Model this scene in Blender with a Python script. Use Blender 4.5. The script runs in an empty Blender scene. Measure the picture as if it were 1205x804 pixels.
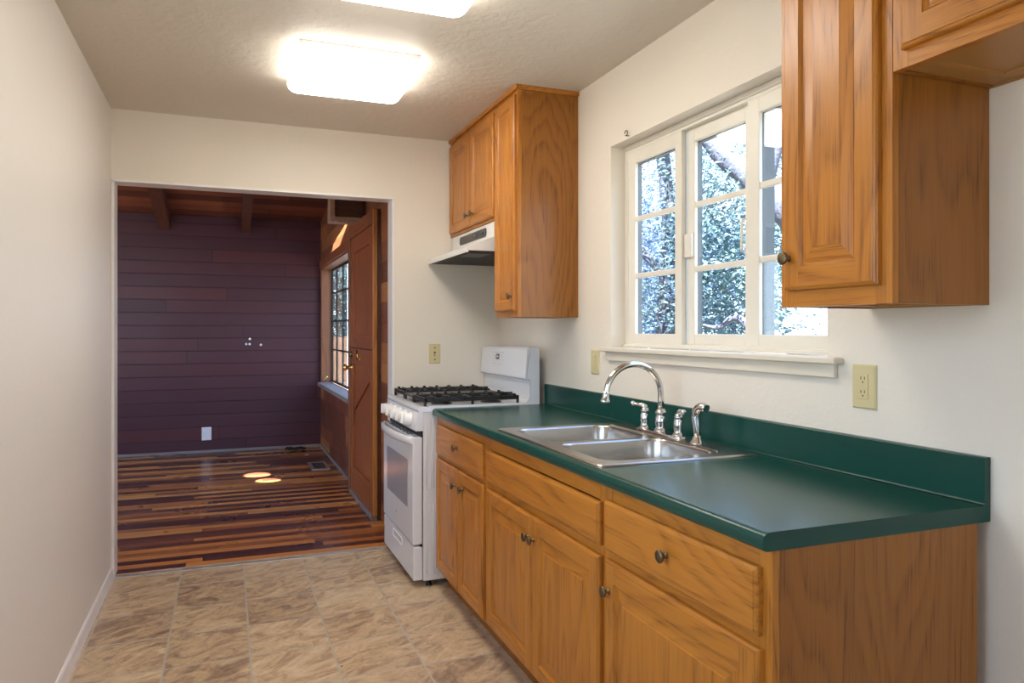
import bpy, bmesh, math, random
from mathutils import Vector, Matrix
R = random.Random(7)
scene = bpy.context.scene
COL = scene.collection

# ------------------------------------------------------------------ camera
F, TH, V0, CU, CH = 861.45, .3718, 389.16, 602.5, 1.3107
cam_d = bpy.data.cameras.new('camera')
cam = bpy.data.objects.new('camera', cam_d)
COL.objects.link(cam)
cam.location = (0, 0, CH)
cam.rotation_euler = (math.pi / 2, 0, -TH)
cam_d.sensor_fit = 'HORIZONTAL'
cam_d.sensor_width = 36
cam_d.lens = F * 36 / 1205
cam_d.shift_y = -(402 - V0) / 1205
cam_d.clip_start = .02
scene.camera = cam
scene.view_settings.view_transform = 'Standard'
scene.view_settings.look = 'None'
scene.view_settings.gamma = 1
scene.view_settings.use_curve_mapping = False
scene.view_settings.exposure = 0.38

# ------------------------------------------------------------------ node helper
class NT:
    def __init__(self, name):
        self.m = bpy.data.materials.new(name)
        self.m.use_nodes = True
        self.t = self.m.node_tree
        self.t.nodes.clear()
        self.out = self.t.nodes.new('ShaderNodeOutputMaterial')

    def n(self, typ, **kw):
        nd = self.t.nodes.new('ShaderNode' + typ)
        for k, v in kw.items():
            setattr(nd, k, v)
        return nd

    def put(self, sock, v):
        if hasattr(v, 'is_output') or isinstance(v, bpy.types.NodeSocket):
            self.t.links.new(v, sock)
        elif v is not None:
            if sock.type == 'RGBA' and not hasattr(v, '__len__'):
                v = (v, v, v, 1)
            elif sock.type == 'RGBA' and len(v) == 3:
                v = (*v, 1)
            sock.default_value = v

    def math(self, op, a, b=0.0, c=None):
        nd = self.n('Math', operation=op)
        self.put(nd.inputs[0], a)
        self.put(nd.inputs[1], b)
        if c is not None:
            self.put(nd.inputs[2], c)
        return nd.outputs[0]

    def coord(self):
        return self.n('TexCoord').outputs['Object']

    def geo(self):
        return self.n('NewGeometry').outputs['Position']

    def xyz(self, v):
        s = self.n('SeparateXYZ')
        self.put(s.inputs[0], v)
        return s.outputs

    def vec(self, x, y, z):
        c = self.n('CombineXYZ')
        for i, q in enumerate((x, y, z)):
            self.put(c.inputs[i], q)
        return c.outputs[0]

    def mapv(self, v, scale=(1, 1, 1), loc=(0, 0, 0)):
        m = self.n('Mapping')
        self.put(m.inputs['Vector'], v)
        m.inputs['Scale'].default_value = scale
        m.inputs['Location'].default_value = loc
        return m.outputs[0]

    def noise(self, v, scale, detail=2, rough=.5, dist=0.0):
        t = self.n('TexNoise')
        self.put(t.inputs['Vector'], v)
        t.inputs['Scale'].default_value = scale
        t.inputs['Detail'].default_value = detail
        t.inputs['Roughness'].default_value = rough
        t.inputs['Distortion'].default_value = dist
        return t.outputs['Fac']

    def white(self, v):
        t = self.n('TexWhiteNoise', noise_dimensions='3D')
        self.put(t.inputs['Vector'], v)
        return t.outputs['Value']

    def ramp(self, f, stops, interp='LINEAR'):
        r = self.n('ValToRGB')
        cr = r.color_ramp
        cr.interpolation = interp
        while len(cr.elements) > 1:
            cr.elements.remove(cr.elements[-1])
        for i, (p, c) in enumerate(stops):
            e = cr.elements[0] if i == 0 else cr.elements.new(p)
            e.position = p
            if not hasattr(c, '__len__'):
                c = (c, c, c)
            e.color = (*c, 1)
        self.put(r.inputs[0], f)
        return r.outputs[0]

    def mix(self, f, a, b, mode='MIX'):
        m = self.n('Mix', data_type='RGBA', blend_type=mode)
        self.put(m.inputs[0], f)
        self.put(m.inputs[6], a)
        self.put(m.inputs[7], b)
        return m.outputs[2]

    def bump(self, h, strength=.3, dist=.01, normal=None):
        b = self.n('Bump')
        b.inputs['Strength'].default_value = strength
        b.inputs['Distance'].default_value = dist
        self.put(b.inputs['Height'], h)
        if normal is not None:
            self.put(b.inputs['Normal'], normal)
        return b.outputs[0]

    def bsdf(self, color, rough=.5, metal=0.0, normal=None, spec=.5, coat=0.0, coat_rough=.1):
        p = self.n('BsdfPrincipled')
        self.put(p.inputs['Base Color'], color)
        self.put(p.inputs['Roughness'], rough)
        self.put(p.inputs['Metallic'], metal)
        p.inputs['Specular IOR Level'].default_value = spec
        p.inputs['Coat Weight'].default_value = coat
        p.inputs['Coat Roughness'].default_value = coat_rough
        if normal is not None:
            self.put(p.inputs['Normal'], normal)
        self.t.links.new(p.outputs[0], self.out.inputs[0])
        return self.m

def plain(name, color, rough=.5, metal=0.0, spec=.5, bump=None, vary=.06, coat=0.0):
    """one-colour material with a faint procedural unevenness"""
    k = NT(name)
    v = k.coord()
    f = k.noise(v, 7, 3)
    c = k.mix(f, tuple(x * (1 - vary) for x in color), tuple(min(1, x * (1 + vary)) for x in color))
    nrm = None
    if bump:
        nrm = k.bump(k.noise(v, bump[0], 3), bump[1], bump[2])
    return k.bsdf(c, rough, metal, nrm, spec, coat)

def paint(name, color, rough=.55, strength=.12):
    k = NT(name)
    v = k.geo()
    a = k.noise(v, 24, 4, .55, .4)
    b = k.noise(v, 5, 3, .5)
    h = k.math('ADD', k.ramp(a, [(.38, 0), (.62, 1)]), k.math('MULTIPLY', b, .8))
    c = k.mix(k.noise(v, 2.2, 3), tuple(x * .97 for x in color), color)
    return k.bsdf(c, rough, 0, k.bump(h, strength, .004), .4)

def oak(name, axis, light=(.50, .188, .023), dark=(.27, .081, .010), seed=0.0, rough=.33):
    k = NT(name)
    p = k.geo()
    def along(f, off=0.0):
        q = [1.0, 1.0, 1.0]
        q['xyz'.index(axis)] = f
        return k.mapv(p, tuple(q), (seed * 3.1 + off, seed * 1.7, seed * 2.3))
    big = k.noise(along(.16), 3.6, 2.0, .45)
    ph = k.math('FRACT', k.math('MULTIPLY', big, 19.0))
    ring = k.ramp(ph, [(0, 1), (.10, .75), (.45, .1), (.8, 0), (1, 1)])
    fine = k.noise(along(.018, 3), 95, 2.5, .65)
    pores = k.noise(along(.03, 7), 210, 2, .6)
    tone = k.noise(along(.25, 11), 3.2, 2)
    f = k.math('SUBTRACT', .86, k.math('MULTIPLY', ring, .38))
    f = k.math('ADD', f, k.math('MULTIPLY', k.math('SUBTRACT', fine, .5), .75))
    f = k.math('ADD', f, k.math('MULTIPLY', k.math('SUBTRACT', tone, .5), .5))
    c = k.ramp(f, [(.15, dark), (.55, tuple(.35 * a + .65 * b for a, b in zip(dark, light))), (.95, light)])
    pm = k.math('MULTIPLY', k.ramp(pores, [(.38, 1), (.47, 0)]), k.math('MULTIPLY_ADD', ring, .45, .12))
    c = k.mix(pm, c, tuple(x * .45 for x in dark))
    return k.bsdf(c, rough, 0, k.bump(pores, .10, .0015), .4, .08, .2)

def planks(name, row_ax, run_ax, w, length, stops, rough=.4, gap=.004, stain=None, bumpd=.004, coat=0.0, spec=.5, interp='LINEAR', grainmix=.6):
    """boards of width w stacked along row_ax and running along run_ax"""
    k = NT(name)
    p = k.geo()
    o = k.xyz(p)
    r = k.math('DIVIDE', o['xyz'.index(row_ax)], w)
    row = k.math('FLOOR', r)
    fr = k.math('FRACT', r)
    off = k.math('MULTIPLY', k.white(k.vec(row, 3.3, 7.7)), length)
    q = k.math('DIVIDE', k.math('ADD', o['xyz'.index(run_ax)], off), length)
    colm = k.math('FLOOR', q)
    fq = k.math('FRACT', q)
    rnd = k.white(k.vec(row, colm, 4.5))
    s = [1.0, 1.0, 1.0]
    s['xyz'.index(run_ax)] = .05
    gv = k.n('VectorMath', operation='ADD')
    k.put(gv.inputs[0], k.mapv(p, tuple(s)))
    k.put(gv.inputs[1], k.vec(k.math('MULTIPLY', rnd, 13.0), k.math('MULTIPLY', rnd, 7.0), 0.0))
    g = k.noise(gv.outputs[0], 40, 4, .6)
    f = k.math('ADD', rnd, k.math('MULTIPLY', k.math('SUBTRACT', g, .5), grainmix))
    c = k.ramp(f, stops, interp)
    edge = k.math('MINIMUM', k.math('MULTIPLY', k.math('MINIMUM', fr, k.math('SUBTRACT', 1.0, fr)), w),
                  k.math('MULTIPLY', k.math('MINIMUM', fq, k.math('SUBTRACT', 1.0, fq)), length))
    line = k.ramp(k.math('DIVIDE', edge, gap), [(0, 0), (1, 1)])
    c = k.mix(k.math('MULTIPLY_ADD', line, -.8, .8), c, tuple(x * .25 for x in stops[0][1]))
    if stain:
        c = k.mix(k.ramp(k.noise(p, stain[0], 4, .6), [(.5, 0), (.78, stain[2])]), c, stain[1])
    rr = k.math('MULTIPLY_ADD', k.noise(p, 3, 3), .25, rough - .12)
    return k.bsdf(c, rr, 0, k.bump(line, .5, bumpd, k.bump(g, .08, .003)), spec, coat, .15)

# ------------------------------------------------------------------ materials
M = {}
M['wall'] = paint('wall paint', (.78, .71, .61))
M['wall_left'] = paint('left wall paint', (.76, .72, .665), .40, .07)
M['ceil'] = paint('ceiling paint', (.68, .62, .535), .6, .22)
M['trim'] = plain('white trim paint', (.72, .65, .53), .4)
M['white_trim'] = plain('glossy white bead', (.80, .77, .76), .3)
M['sash'] = plain('white vinyl sash', (.75, .70, .60), .35)
M['gasket'] = plain('grey outer window channel', (.085, .10, .10), .5)
M['track'] = plain('pale vinyl track', (.70, .74, .76), .35)
M['oak_v'] = oak('oak upright grain', 'z')
M['oak_h'] = oak('oak level grain', 'y', seed=1.3)
M['oak_d'] = oak('oak depth grain', 'x', seed=2.2)
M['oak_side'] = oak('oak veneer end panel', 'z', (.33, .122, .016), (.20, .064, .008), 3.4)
M['oak_under'] = plain('oak veneer underside', (.42, .21, .06), .4)
M['green'] = plain('dark green laminate', (.002, .052, .039), .26, 0, .42, (900, .05, .0005), .04)
M['steel'] = plain('brushed stainless steel', (.50, .475, .44), .25, 1.0, .5, (600, .04, .0004))
M['chrome'] = plain('polished chrome', (.66, .65, .63), .07, 1.0)
M['dark'] = plain('black rubber', (.012, .012, .012), .5)
M['enamel'] = plain('white enamel', (.75, .77, .82), .16, 0, .5, None, .01)  # cool tint stands in for blue daylight reflected on the range
M['enamel_soft'] = plain('white enamel side', (.71, .72, .74), .35, 0, .5, None, .02)
M['plastic'] = plain('white plastic knob', (.86, .86, .85), .3)
M['iron'] = plain('black cast iron', (.012, .011, .011), .42, 0, .5, (300, .3, .001))
M['griddle'] = plain('grey coated griddle', (.05, .048, .047), .35)
M['ovenglass'] = plain('grey oven glass', (.34, .35, .41), .22, 0, .5)
M['grey_print'] = plain('grey print', (.35, .35, .36), .4)
M['lcd'] = plain('dark display', (.02, .02, .025), .15)
M['bronze'] = plain('antique bronze', (.17, .125, .07), .36, .9)
M['brass'] = plain('polished brass', (.85, .58, .18), .2, 1.0)
M['almond'] = plain('almond plastic', (.62, .53, .29), .35, 0, .5, None, .02)
M['almond_d'] = plain('almond slot', (.10, .075, .035), .5)
M['white_plate'] = plain('white plastic plate', (.85, .85, .87), .35)
M['hood'] = plain('white painted steel hood', (.72, .70, .67), .25)
M['hood_strip'] = plain('dark hood control strip', (.035, .035, .04), .35)
M['filter'] = plain('dark mesh filter', (.010, .009, .009), .55, .2)
M['alu'] = plain('aluminium strip', (.75, .74, .73), .3, .8)
M['black_steel'] = plain('black steel muntin', (.015, .015, .016), .4)
M['redwood_far'] = planks('dark stained redwood boards', 'z', 'x', .1365, 2.9,
    [(.0, (.060, .018, .029)), (.4, (.072, .022, .035)), (.7, (.078, .022, .033)), (1, (.090, .023, .030))], .42, .005, None, .004, .04, .4, 'LINEAR', .5)
M['redwood_right'] = planks('varnished redwood boards', 'z', 'y', .1365, 1.9,
    [(.0, (.12, .036, .022)), (.4, (.22, .066, .030)), (.75, (.33, .115, .042)), (1, (.48, .20, .07))], .36, .004, None, .003, .1)
M['redwood_roof'] = planks('rough redwood roof boards', 'y', 'x', .16, 2.4,
    [(.0, (.06, .019, .011)), (.5, (.125, .036, .019)), (1, (.22, .066, .030))], .6, .010, None, .01)
M['redwood_beam'] = oak('dark redwood beam', 'y', (.10, .036, .022), (.040, .015, .009), 5, .5)
M['redwood_door'] = oak('redwood door upright', 'z', (.37, .110, .036), (.19, .050, .018), 6, .33)
M['redwood_door_h'] = oak('redwood door level', 'y', (.36, .105, .037), (.18, .048, .018), 7, .33)
M['redwood_edge'] = oak('orange fir edge', 'z', (.50, .21, .05), (.33, .12, .028), 8, .4)
M['redwood_trim'] = oak('redwood casing upright', 'z', (.30, .12, .055), (.17, .062, .03), 9, .4)
M['redwood_trim_h'] = oak('redwood casing level', 'y', (.32, .095, .036), (.17, .048, .02), 10, .4)
M['greysill'] = plain('weathered grey sill', (.26, .22, .21), .45)
M['palewood'] = oak('bare pale board', 'y', (.42, .26, .17), (.24, .12, .08), 11, .5)
M['strip_floor'] = planks('striped strip flooring', 'y', 'x', .074, 1.5,
    [(.0, (.065, .018, .016)), (.25, (.12, .032, .022)), (.40, (.21, .062, .028)), (.50, (.42, .135, .036)), (.72, (.64, .24, .055)), (1, (.72, .31, .085))],
    .30, .0022, (2.3, (.20, .15, .14), .15), .0015, .25, .5, 'LINEAR', .45)

def vinyl():
    k = NT('stone look vinyl tiles')
    p = k.geo()
    o = k.xyz(p)
    T = .3165
    ux = k.math('DIVIDE', k.math('ADD', o[0], .228 + T * 20), T)
    uy = k.math('DIVIDE', k.math('ADD', o[1], -3.40 + T * 40), T * 1.03)
    cx, cy = k.math('FLOOR', ux), k.math('FLOOR', uy)
    fx, fy = k.math('FRACT', ux), k.math('FRACT', uy)
    rnd = k.white(k.vec(cx, cy, .5))
    gv = k.n('VectorMath', operation='ADD')
    rot = k.n('VectorRotate', rotation_type='Z_AXIS')
    k.put(rot.inputs['Vector'], p)
    rot.inputs['Angle'].default_value = -.55
    k.put(gv.inputs[0], k.mapv(rot.outputs[0], (.62, 1.15, 1)))
    k.put(gv.inputs[1], k.vec(k.math('MULTIPLY', rnd, 17.0), k.math('MULTIPLY', rnd, 31.0), 0.0))
    a = k.noise(gv.outputs[0], 7.5, 7, .62, 1.7)
    b = k.noise(gv.outputs[0], 34, 5, .65, 1.5)
    f = k.math('ADD', k.math('MULTIPLY', a, .75), k.math('MULTIPLY', b, .3))
    f = k.math('ADD', f, k.math('MULTIPLY', k.math('SUBTRACT', rnd, .5), .14))
    c = k.ramp(f, [(.34, (.26, .175, .125)), (.45, (.42, .29, .195)), (.54, (.57, .41, .25)), (.68, (.70, .55, .38))])
    # slate-like pale ridges
    rid = k.math('ABSOLUTE', k.math('SUBTRACT', a, .5))
    c = k.mix(k.ramp(rid, [(.0, .40), (.010, 0)]), c, (.68, .58, .46))
    rid2 = k.math('ABSOLUTE', k.math('SUBTRACT', a, .43))
    c = k.mix(k.ramp(rid2, [(.0, .30), (.009, 0)]), c, (.24, .155, .10))
    d = k.math('MINIMUM', k.math('MINIMUM', fx, k.math('SUBTRACT', 1.0, fx)), k.math('MINIMUM', fy, k.math('SUBTRACT', 1.0, fy)))
    d = k.math('ADD', d, k.math('MULTIPLY', k.math('SUBTRACT', k.noise(p, 30, 3), .5), .018))
    g = k.ramp(d, [(.006, 1), (.022, 0)])
    c = k.mix(k.math('MULTIPLY', g, .85), c, (.50, .445, .39))
    # specks of dirt
    sp = k.n('TexVoronoi')
    k.put(sp.inputs['Vector'], p)
    sp.inputs['Scale'].default_value = 3.2
    c = k.mix(k.ramp(sp.outputs['Distance'], [(.012, .8), (.022, 0)]), c, (.04, .03, .025))
    h = k.math('ADD', k.math('MULTIPLY', b, .4), k.math('MULTIPLY', g, -.6))
    return k.bsdf(c, .36, 0, k.bump(h, .25, .002), .45)
M['vinyl'] = vinyl()

def glass():
    k = NT('window glass')
    tr = k.n('BsdfTransparent')
    tr.inputs[0].default_value = (.93, .96, .97, 1)
    gl = k.n('BsdfGlossy')
    gl.inputs['Roughness'].default_value = .02
    gl.inputs[0].default_value = (.95, .97, 1, 1)
    g = k.n('NewGeometry')
    dt = k.n('VectorMath', operation='DOT_PRODUCT')
    k.put(dt.inputs[0], g.outputs['Incoming'])
    k.put(dt.inputs[1], g.outputs['Normal'])
    cs = k.math('ABSOLUTE', dt.outputs['Value'])
    fr = k.math('MULTIPLY_ADD', k.math('POWER', k.math('SUBTRACT', 1.0, cs), 5.0), .95, .045)
    mx = k.n('MixShader')
    k.t.links.new(fr, mx.inputs[0])
    k.t.links.new(tr.outputs[0], mx.inputs[1])
    k.t.links.new(gl.outputs[0], mx.inputs[2])
    k.t.links.new(mx.outputs[0], k.out.inputs[0])
    return k.m
M['glass'] = glass()

def emit(name, color, s):
    k = NT(name)
    e = k.n('Emission')
    f = k.noise(k.coord(), 3, 1)
    k.put(e.inputs[0], k.mix(f, color, tuple(c * .98 for c in color)))
    e.inputs[1].default_value = s
    k.t.links.new(e.outputs[0], k.out.inputs[0])
    return k.m
M['lamp'] = emit('glowing acrylic diffuser', (1, .945, .85), 11)

def leafmat(name, col):
    k = NT(name)
    f = k.noise(k.geo(), 2.5, 3)
    c = k.mix(f, tuple(x * .6 for x in col), tuple(x * 1.5 for x in col))
    d = k.n('BsdfPrincipled')
    k.put(d.inputs['Base Color'], c)
    d.inputs['Roughness'].default_value = .45
    t = k.n('BsdfTranslucent')
    k.put(t.inputs[0], c)
    mx = k.n('MixShader')
    mx.inputs[0].default_value = .4
    k.t.links.new(d.outputs[0], mx.inputs[1])
    k.t.links.new(t.outputs[0], mx.inputs[2])
    k.t.links.new(mx.outputs[0], k.out.inputs[0])
    return k.m
M['leaf_a'] = leafmat('skylight blue leaves', (.085, .135, .215))  # blue of the sky light is mixed into the leaf colour
M['leaf_b'] = leafmat('skylight tinted green leaves', (.11, .185, .175))  # green with a bluish skylight cast painted in
M['bark'] = plain('grey bark', (.085, .085, .105), .8, 0, .3, (30, .6, .02), .3)
M['ground'] = plain('dry garden soil', (.20, .18, .145), .9, 0, .2, (12, .5, .03), .25)
M['fence'] = oak('weathered cedar fence', 'z', (.40, .22, .13), (.25, .13, .075), 12, .7)
M['post'] = plain('white painted post', (.70, .70, .70), .5)

# ------------------------------------------------------------------ mesh builder
class MB:
    def __init__(self):
        self.bm = bmesh.new()
        self.mats = []
        self.smooth_from = None

    def mi(self, m):
        if m is None:
            return 0
        if m not in self.mats:
            self.mats.append(m)
        return self.mats.index(m)

    def face(self, pts, m=None, smooth=False):
        try:
            f = self.bm.faces.new([self.bm.verts.new(p) for p in pts])
            f.material_index = self.mi(m)
            f.smooth = smooth
            return f
        except ValueError:
            return None

    def box(self, x0, x1, y0, y1, z0, z1, bev=0.0, m=None, seg=2):
        r = bmesh.ops.create_cube(self.bm, size=1)
        vs = r['verts']
        for v in vs:
            v.co = Vector(((x0 + x1) / 2 + v.co.x * (x1 - x0), (y0 + y1) / 2 + v.co.y * (y1 - y0), (z0 + z1) / 2 + v.co.z * (z1 - z0)))
        i = self.mi(m)
        fs = {f for v in vs for f in v.link_faces}
        for f in fs:
            f.material_index = i
        if bev > 0:
            es = list({e for v in vs for e in v.link_edges})
            bmesh.ops.bevel(self.bm, geom=es, offset=bev, segments=seg, profile=.5, affect='EDGES', material=i)
        return self

    def loft(self, rings, m=None, cap0=True, cap1=True, smooth=True, closed=True):
        """rings: lists of points with equal counts"""
        i = self.mi(m)
        vr = [[self.bm.verts.new(p) for p in r] for r in rings]
        n = len(vr[0])
        for a, b in zip(vr, vr[1:]):
            for k in range(n if closed else n - 1):
                q = (a[k], a[(k + 1) % n], b[(k + 1) % n], b[k])
                try:
                    f = self.bm.faces.new(q)
                    f.material_index = i
                    f.smooth = smooth
                except ValueError:
                    pass
        for flag, r in ((cap0, vr[0]), (cap1, vr[-1])):
            if flag:
                try:
                    f = self.bm.faces.new(r)
                    f.material_index = i
                except ValueError:
                    pass
        return self

    def prism(self, poly, axis, a, b, m=None, cap0=True, cap1=True, smooth=False):
        """poly in the two other axes (in xyz order), swept along axis from a to b"""
        def P(q, t):
            return {'x': (t, q[0], q[1]), 'y': (q[0], t, q[1]), 'z': (q[0], q[1], t)}[axis]
        return self.loft([[P(q, a) for q in poly], [P(q, b) for q in poly]], m, cap0, cap1, smooth)

    def lathe(self, prof, origin, axis=(0, 0, 1), n=24, m=None, cap0=True, cap1=True):
        """prof: (radius, height) along axis"""
        ax = Vector(axis).normalized()
        q = Vector((0, 0, 1)).rotation_difference(ax)
        o = Vector(origin)
        rings = []
        for r, h in prof:
            rings.append([o + q @ Vector((max(r, 1e-5) * math.cos(2 * math.pi * k / n), max(r, 1e-5) * math.sin(2 * math.pi * k / n), h)) for k in range(n)])
        return self.loft(rings, m, cap0, cap1)

    def tube(self, pts, rad, n=12, m=None):
        pts = [Vector(p) for p in pts]
        if not hasattr(rad, '__len__'):
            rad = [rad] * len(pts)
        rings = []
        up = None
        for k, p in enumerate(pts):
            t = (pts[min(k + 1, len(pts) - 1)] - pts[max(k - 1, 0)]).normalized()
            if up is None:
                up = t.orthogonal().normalized()
            up = (up - t * up.dot(t)).normalized()
            w = t.cross(up)
            rings.append([p + (up * math.cos(2 * math.pi * j / n) + w * math.sin(2 * math.pi * j / n)) * rad[k] for j in range(n)])
        return self.loft(rings, m)

    def build(self, name, mat, parent=None, label=None, weld=True, fixn=True):
        if weld:
            bmesh.ops.remove_doubles(self.bm, verts=self.bm.verts, dist=1e-5)
        if fixn:
            bmesh.ops.recalc_face_normals(self.bm, faces=self.bm.faces)
        off = Vector((0, 0, 0))
        q = parent
        while q is not None:
            off += q.location
            q = q.parent
        for v in self.bm.verts:
            v.co -= off
        me = bpy.data.meshes.new(name)
        self.bm.to_mesh(me)
        self.bm.free()
        if mat is not None and not self.mats:
            me.materials.append(mat)
        for x in self.mats:
            me.materials.append(x)
        o = bpy.data.objects.new(name, me)
        COL.objects.link(o)
        if parent is not None:
            o.parent = parent
        if label:
            o['label'] = label
        return o

def rrect(x0, x1, y0, y1, r, n=6):
    pts = []
    for cx, cy, a0 in ((x1 - r, y1 - r, 0), (x0 + r, y1 - r, 90), (x0 + r, y0 + r, 180), (x1 - r, y0 + r, 270)):
        for k in range(n + 1):
            a = math.radians(a0 + 90 * k / n)
            pts.append((cx + r * math.cos(a), cy + r * math.sin(a)))
    return pts

def tag(o, label, cat=None, group=None, kind=None):
    if label:
        o['label'] = label
    if cat:
        o['category'] = cat
    if group:
        o['group'] = group
    if kind:
        o['kind'] = kind
    return o

def thing(name, loc, label, cat, group=None):
    o = bpy.data.objects.new(name, None)
    o.empty_display_size = .05
    COL.objects.link(o)
    o.location = loc
    return tag(o, label, cat, group)

def struct(o, label, cat):
    return tag(o, label, cat, None, 'structure')

def copy_tree(o, parent=None):
    c = o.copy()
    COL.objects.link(c)
    c.parent = parent
    for ch in [x for x in bpy.data.objects if x.parent == o]:
        copy_tree(ch, c)
    return c

def wall_box(x0, x1, y0, y1, z0, z1, holes, axis, name, mat, label, extra=None):
    """wall slab with rectangular holes; axis 'x': holes given as (y0,y1,z0,z1); axis 'y': (x0,x1,z0,z1)"""
    b = MB()
    a0, a1 = (y0, y1) if axis == 'x' else (x0, x1)
    us = sorted({a0, a1, *[h[0] for h in holes], *[h[1] for h in holes]})
    zs = sorted({z0, z1, *[h[2] for h in holes], *[h[3] for h in holes]})
    for ua, ub in zip(us, us[1:]):
        for za, zb in zip(zs, zs[1:]):
            cu, cz = (ua + ub) / 2, (za + zb) / 2
            if any(h[0] < cu < h[1] and h[2] < cz < h[3] for h in holes):
                continue
            if axis == 'x':
                b.box(x0, x1, ua, ub, za, zb)
            else:
                b.box(ua, ub, y0, y1, za, zb)
    # drop the doubled inner faces between neighbouring blocks
    bmesh.ops.remove_doubles(b.bm, verts=b.bm.verts, dist=1e-5)
    seen = {}
    for f in b.bm.faces:
        seen.setdefault(tuple(sorted(v.index for v in f.verts)) if False else tuple(sorted((round(c, 4) for c in f.calc_center_median()), key=lambda t: 0)), []).append(f)
    dead = [f for fs in seen.values() if len(fs) > 1 for f in fs]
    bmesh.ops.delete(b.bm, geom=dead, context='FACES')
    o = b.build(name, mat)
    return struct(o, label, 'wall')

# ------------------------------------------------------------------ room dimensions
XR, XL, YE, ZC = 1.62, -.5702, 4.381, 2.4875
YB = -2.0                      # wall behind the camera
WT = .12                       # wall thickness
ZO, XO = 2.1107, .9389         # opening to the far room
XFR, YF, XFL = .994, 8.518, -3.0
WY0, WY1, WZ0, WZ1 = 1.642, 2.924, 1.222, 2.143    # kitchen window hole
FY0, FY1, FZ0, FZ1 = 6.30, 8.45, .72, 2.012        # far room window hole

b = MB()
b.box(XL - WT, XR + WT, YB - WT, YE + .06, -.12, 0)
struct(b.build('floor_vinyl', M['vinyl']), 'tan stone-look vinyl tile floor of the kitchen', 'floor')
b = MB()
b.box(XFL - WT, XFR + .2, YE + .06, YF + WT, -.12, 0)
struct(b.build('floor_wood', M['strip_floor']), 'striped red and orange strip wood floor of the far room', 'floor')
b = MB()
b.box(XL - WT - .75, XR + WT, YB - WT - .7, YE + WT, ZC, ZC + .12)  # runs past the walls as an added eave to keep sun out
struct(b.build('ceiling_kitchen', M['ceil']), 'textured beige kitchen ceiling', 'ceiling')
wall_box(XL - WT, XL, YB, YE + WT, 0, ZC, [(.35, 2.15, .80, 2.15)], 'x', 'wall_left', M['wall_left'], 'plain pale left wall of the kitchen')
wall_box(XR, XR + WT, YB, YE + WT, 0, ZC, [(WY0, WY1, WZ0, WZ1)], 'x', 'wall_right', M['wall'], 'cream right wall with the kitchen window')
wall_box(XL, XR, YE, YE + WT, 0, ZC, [(XL + .004, XO, 0, ZO)], 'y', 'wall_end', M['wall'], 'cream end wall around the wide opening')
wall_box(XL - WT, XR + WT, YB - WT, YB, 0, ZC, [(-.2, 1.35, .75, 2.15)], 'y', 'wall_back', M['wall'], 'cream wall behind the kitchen with an added wide window')

# far room shell
wall_box(XFL, XFR + .13, YF, YF + WT, 0, 3.6, [], 'y', 'wall_far', M['redwood_far'], 'dark purple-brown horizontal board wall of the far room')
wall_box(XFR, XFR + .13, YE + WT, YF, 0, 3.6, [(FY0, FY1, FZ0, FZ1)], 'x', 'wall_far_right', M['redwood_right'], 'reddish board wall with door and steel window')
wall_box(XFL - WT, XFL, YE, YF, 0, 3.6, [(4.7, 8.0, .75, 2.3)], 'x', 'wall_far_left', M['redwood_far'], 'dark board wall on the far room left side')
wall_box(XFL, XL - WT, YE, YE + WT, 0, 3.6, [(-2.6, -.85, .8, 2.25)], 'y', 'wall_far_front', M['redwood_far'], 'dark board wall beside the opening in the far room')
wall_box(XL - WT, XFR + .13, YE + .001, YE + WT, ZC + .12, 3.6, [], 'y', 'wall_far_upper', M['redwood_far'], 'dark boards above the opening in the far room')

# sloping board roof of the far room, with three added gaps shaping sun patches
SUN = Vector((-.36, -.20, .91)).normalized()
SL = .165
def roof_z(y):
    return 2.535 + SL * (YF - y)
def up_to_roof(p):
    p = Vector(p)
    # p + t*SUN on z = 2.535 + SL*(YF - y)
    t = (2.535 + SL * (YF - p.y) - p.z) / (SUN.z + SL * SUN.y)
    return p + SUN * t
holes = []
for cx, cy, rx, ry in ((.255, 7.03, .115, .125), (.335, 6.735, .105, .085)):
    holes.append([up_to_roof((cx + rx * math.cos(a), cy + ry * math.sin(a), 0)) for a in [2 * math.pi * k / 14 for k in range(14)]])
holes.append([up_to_roof(q) for q in ((XFR, 6.38, 2.275), (XFR, 6.52, 2.285), (XFR, 6.95, 2.235), (XFR, 7.45, 2.175), (XFR, 7.66, 2.06), (XFR, 7.48, 2.03), (XFR, 7.05, 2.085), (XFR, 6.66, 2.20))])
b = MB()
def loop(pts):
    vs = [b.bm.verts.new(p) for p in pts]
    return [b.bm.edges.new((vs[k], vs[(k + 1) % len(vs)])) for k in range(len(vs))]
outer = [(XFL - .3, YE - .7, roof_z(YE - .7)), (XFR + .45, YE - .7, roof_z(YE - .7)), (XFR + .45, YF + .3, roof_z(YF + .3)), (XFL - .3, YF + .3, roof_z(YF + .3))]  # extended over the front wall as an added sun-blocking overhang
es = loop(outer)
for h in holes:
    es += loop(h)
bmesh.ops.triangle_fill(b.bm, use_beauty=True, use_dissolve=False, edges=es)
for f in b.bm.faces:
    if f.normal.z > 0:
        f.normal_flip()
top = b.build('ceiling_wood', M['redwood_roof'], fixn=False)
md = top.modifiers.new('thickness', 'SOLIDIFY')
md.thickness = .02
md.offset = -1
struct(top, 'dark redwood board ceiling sloping over the far room', 'ceiling')

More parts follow.
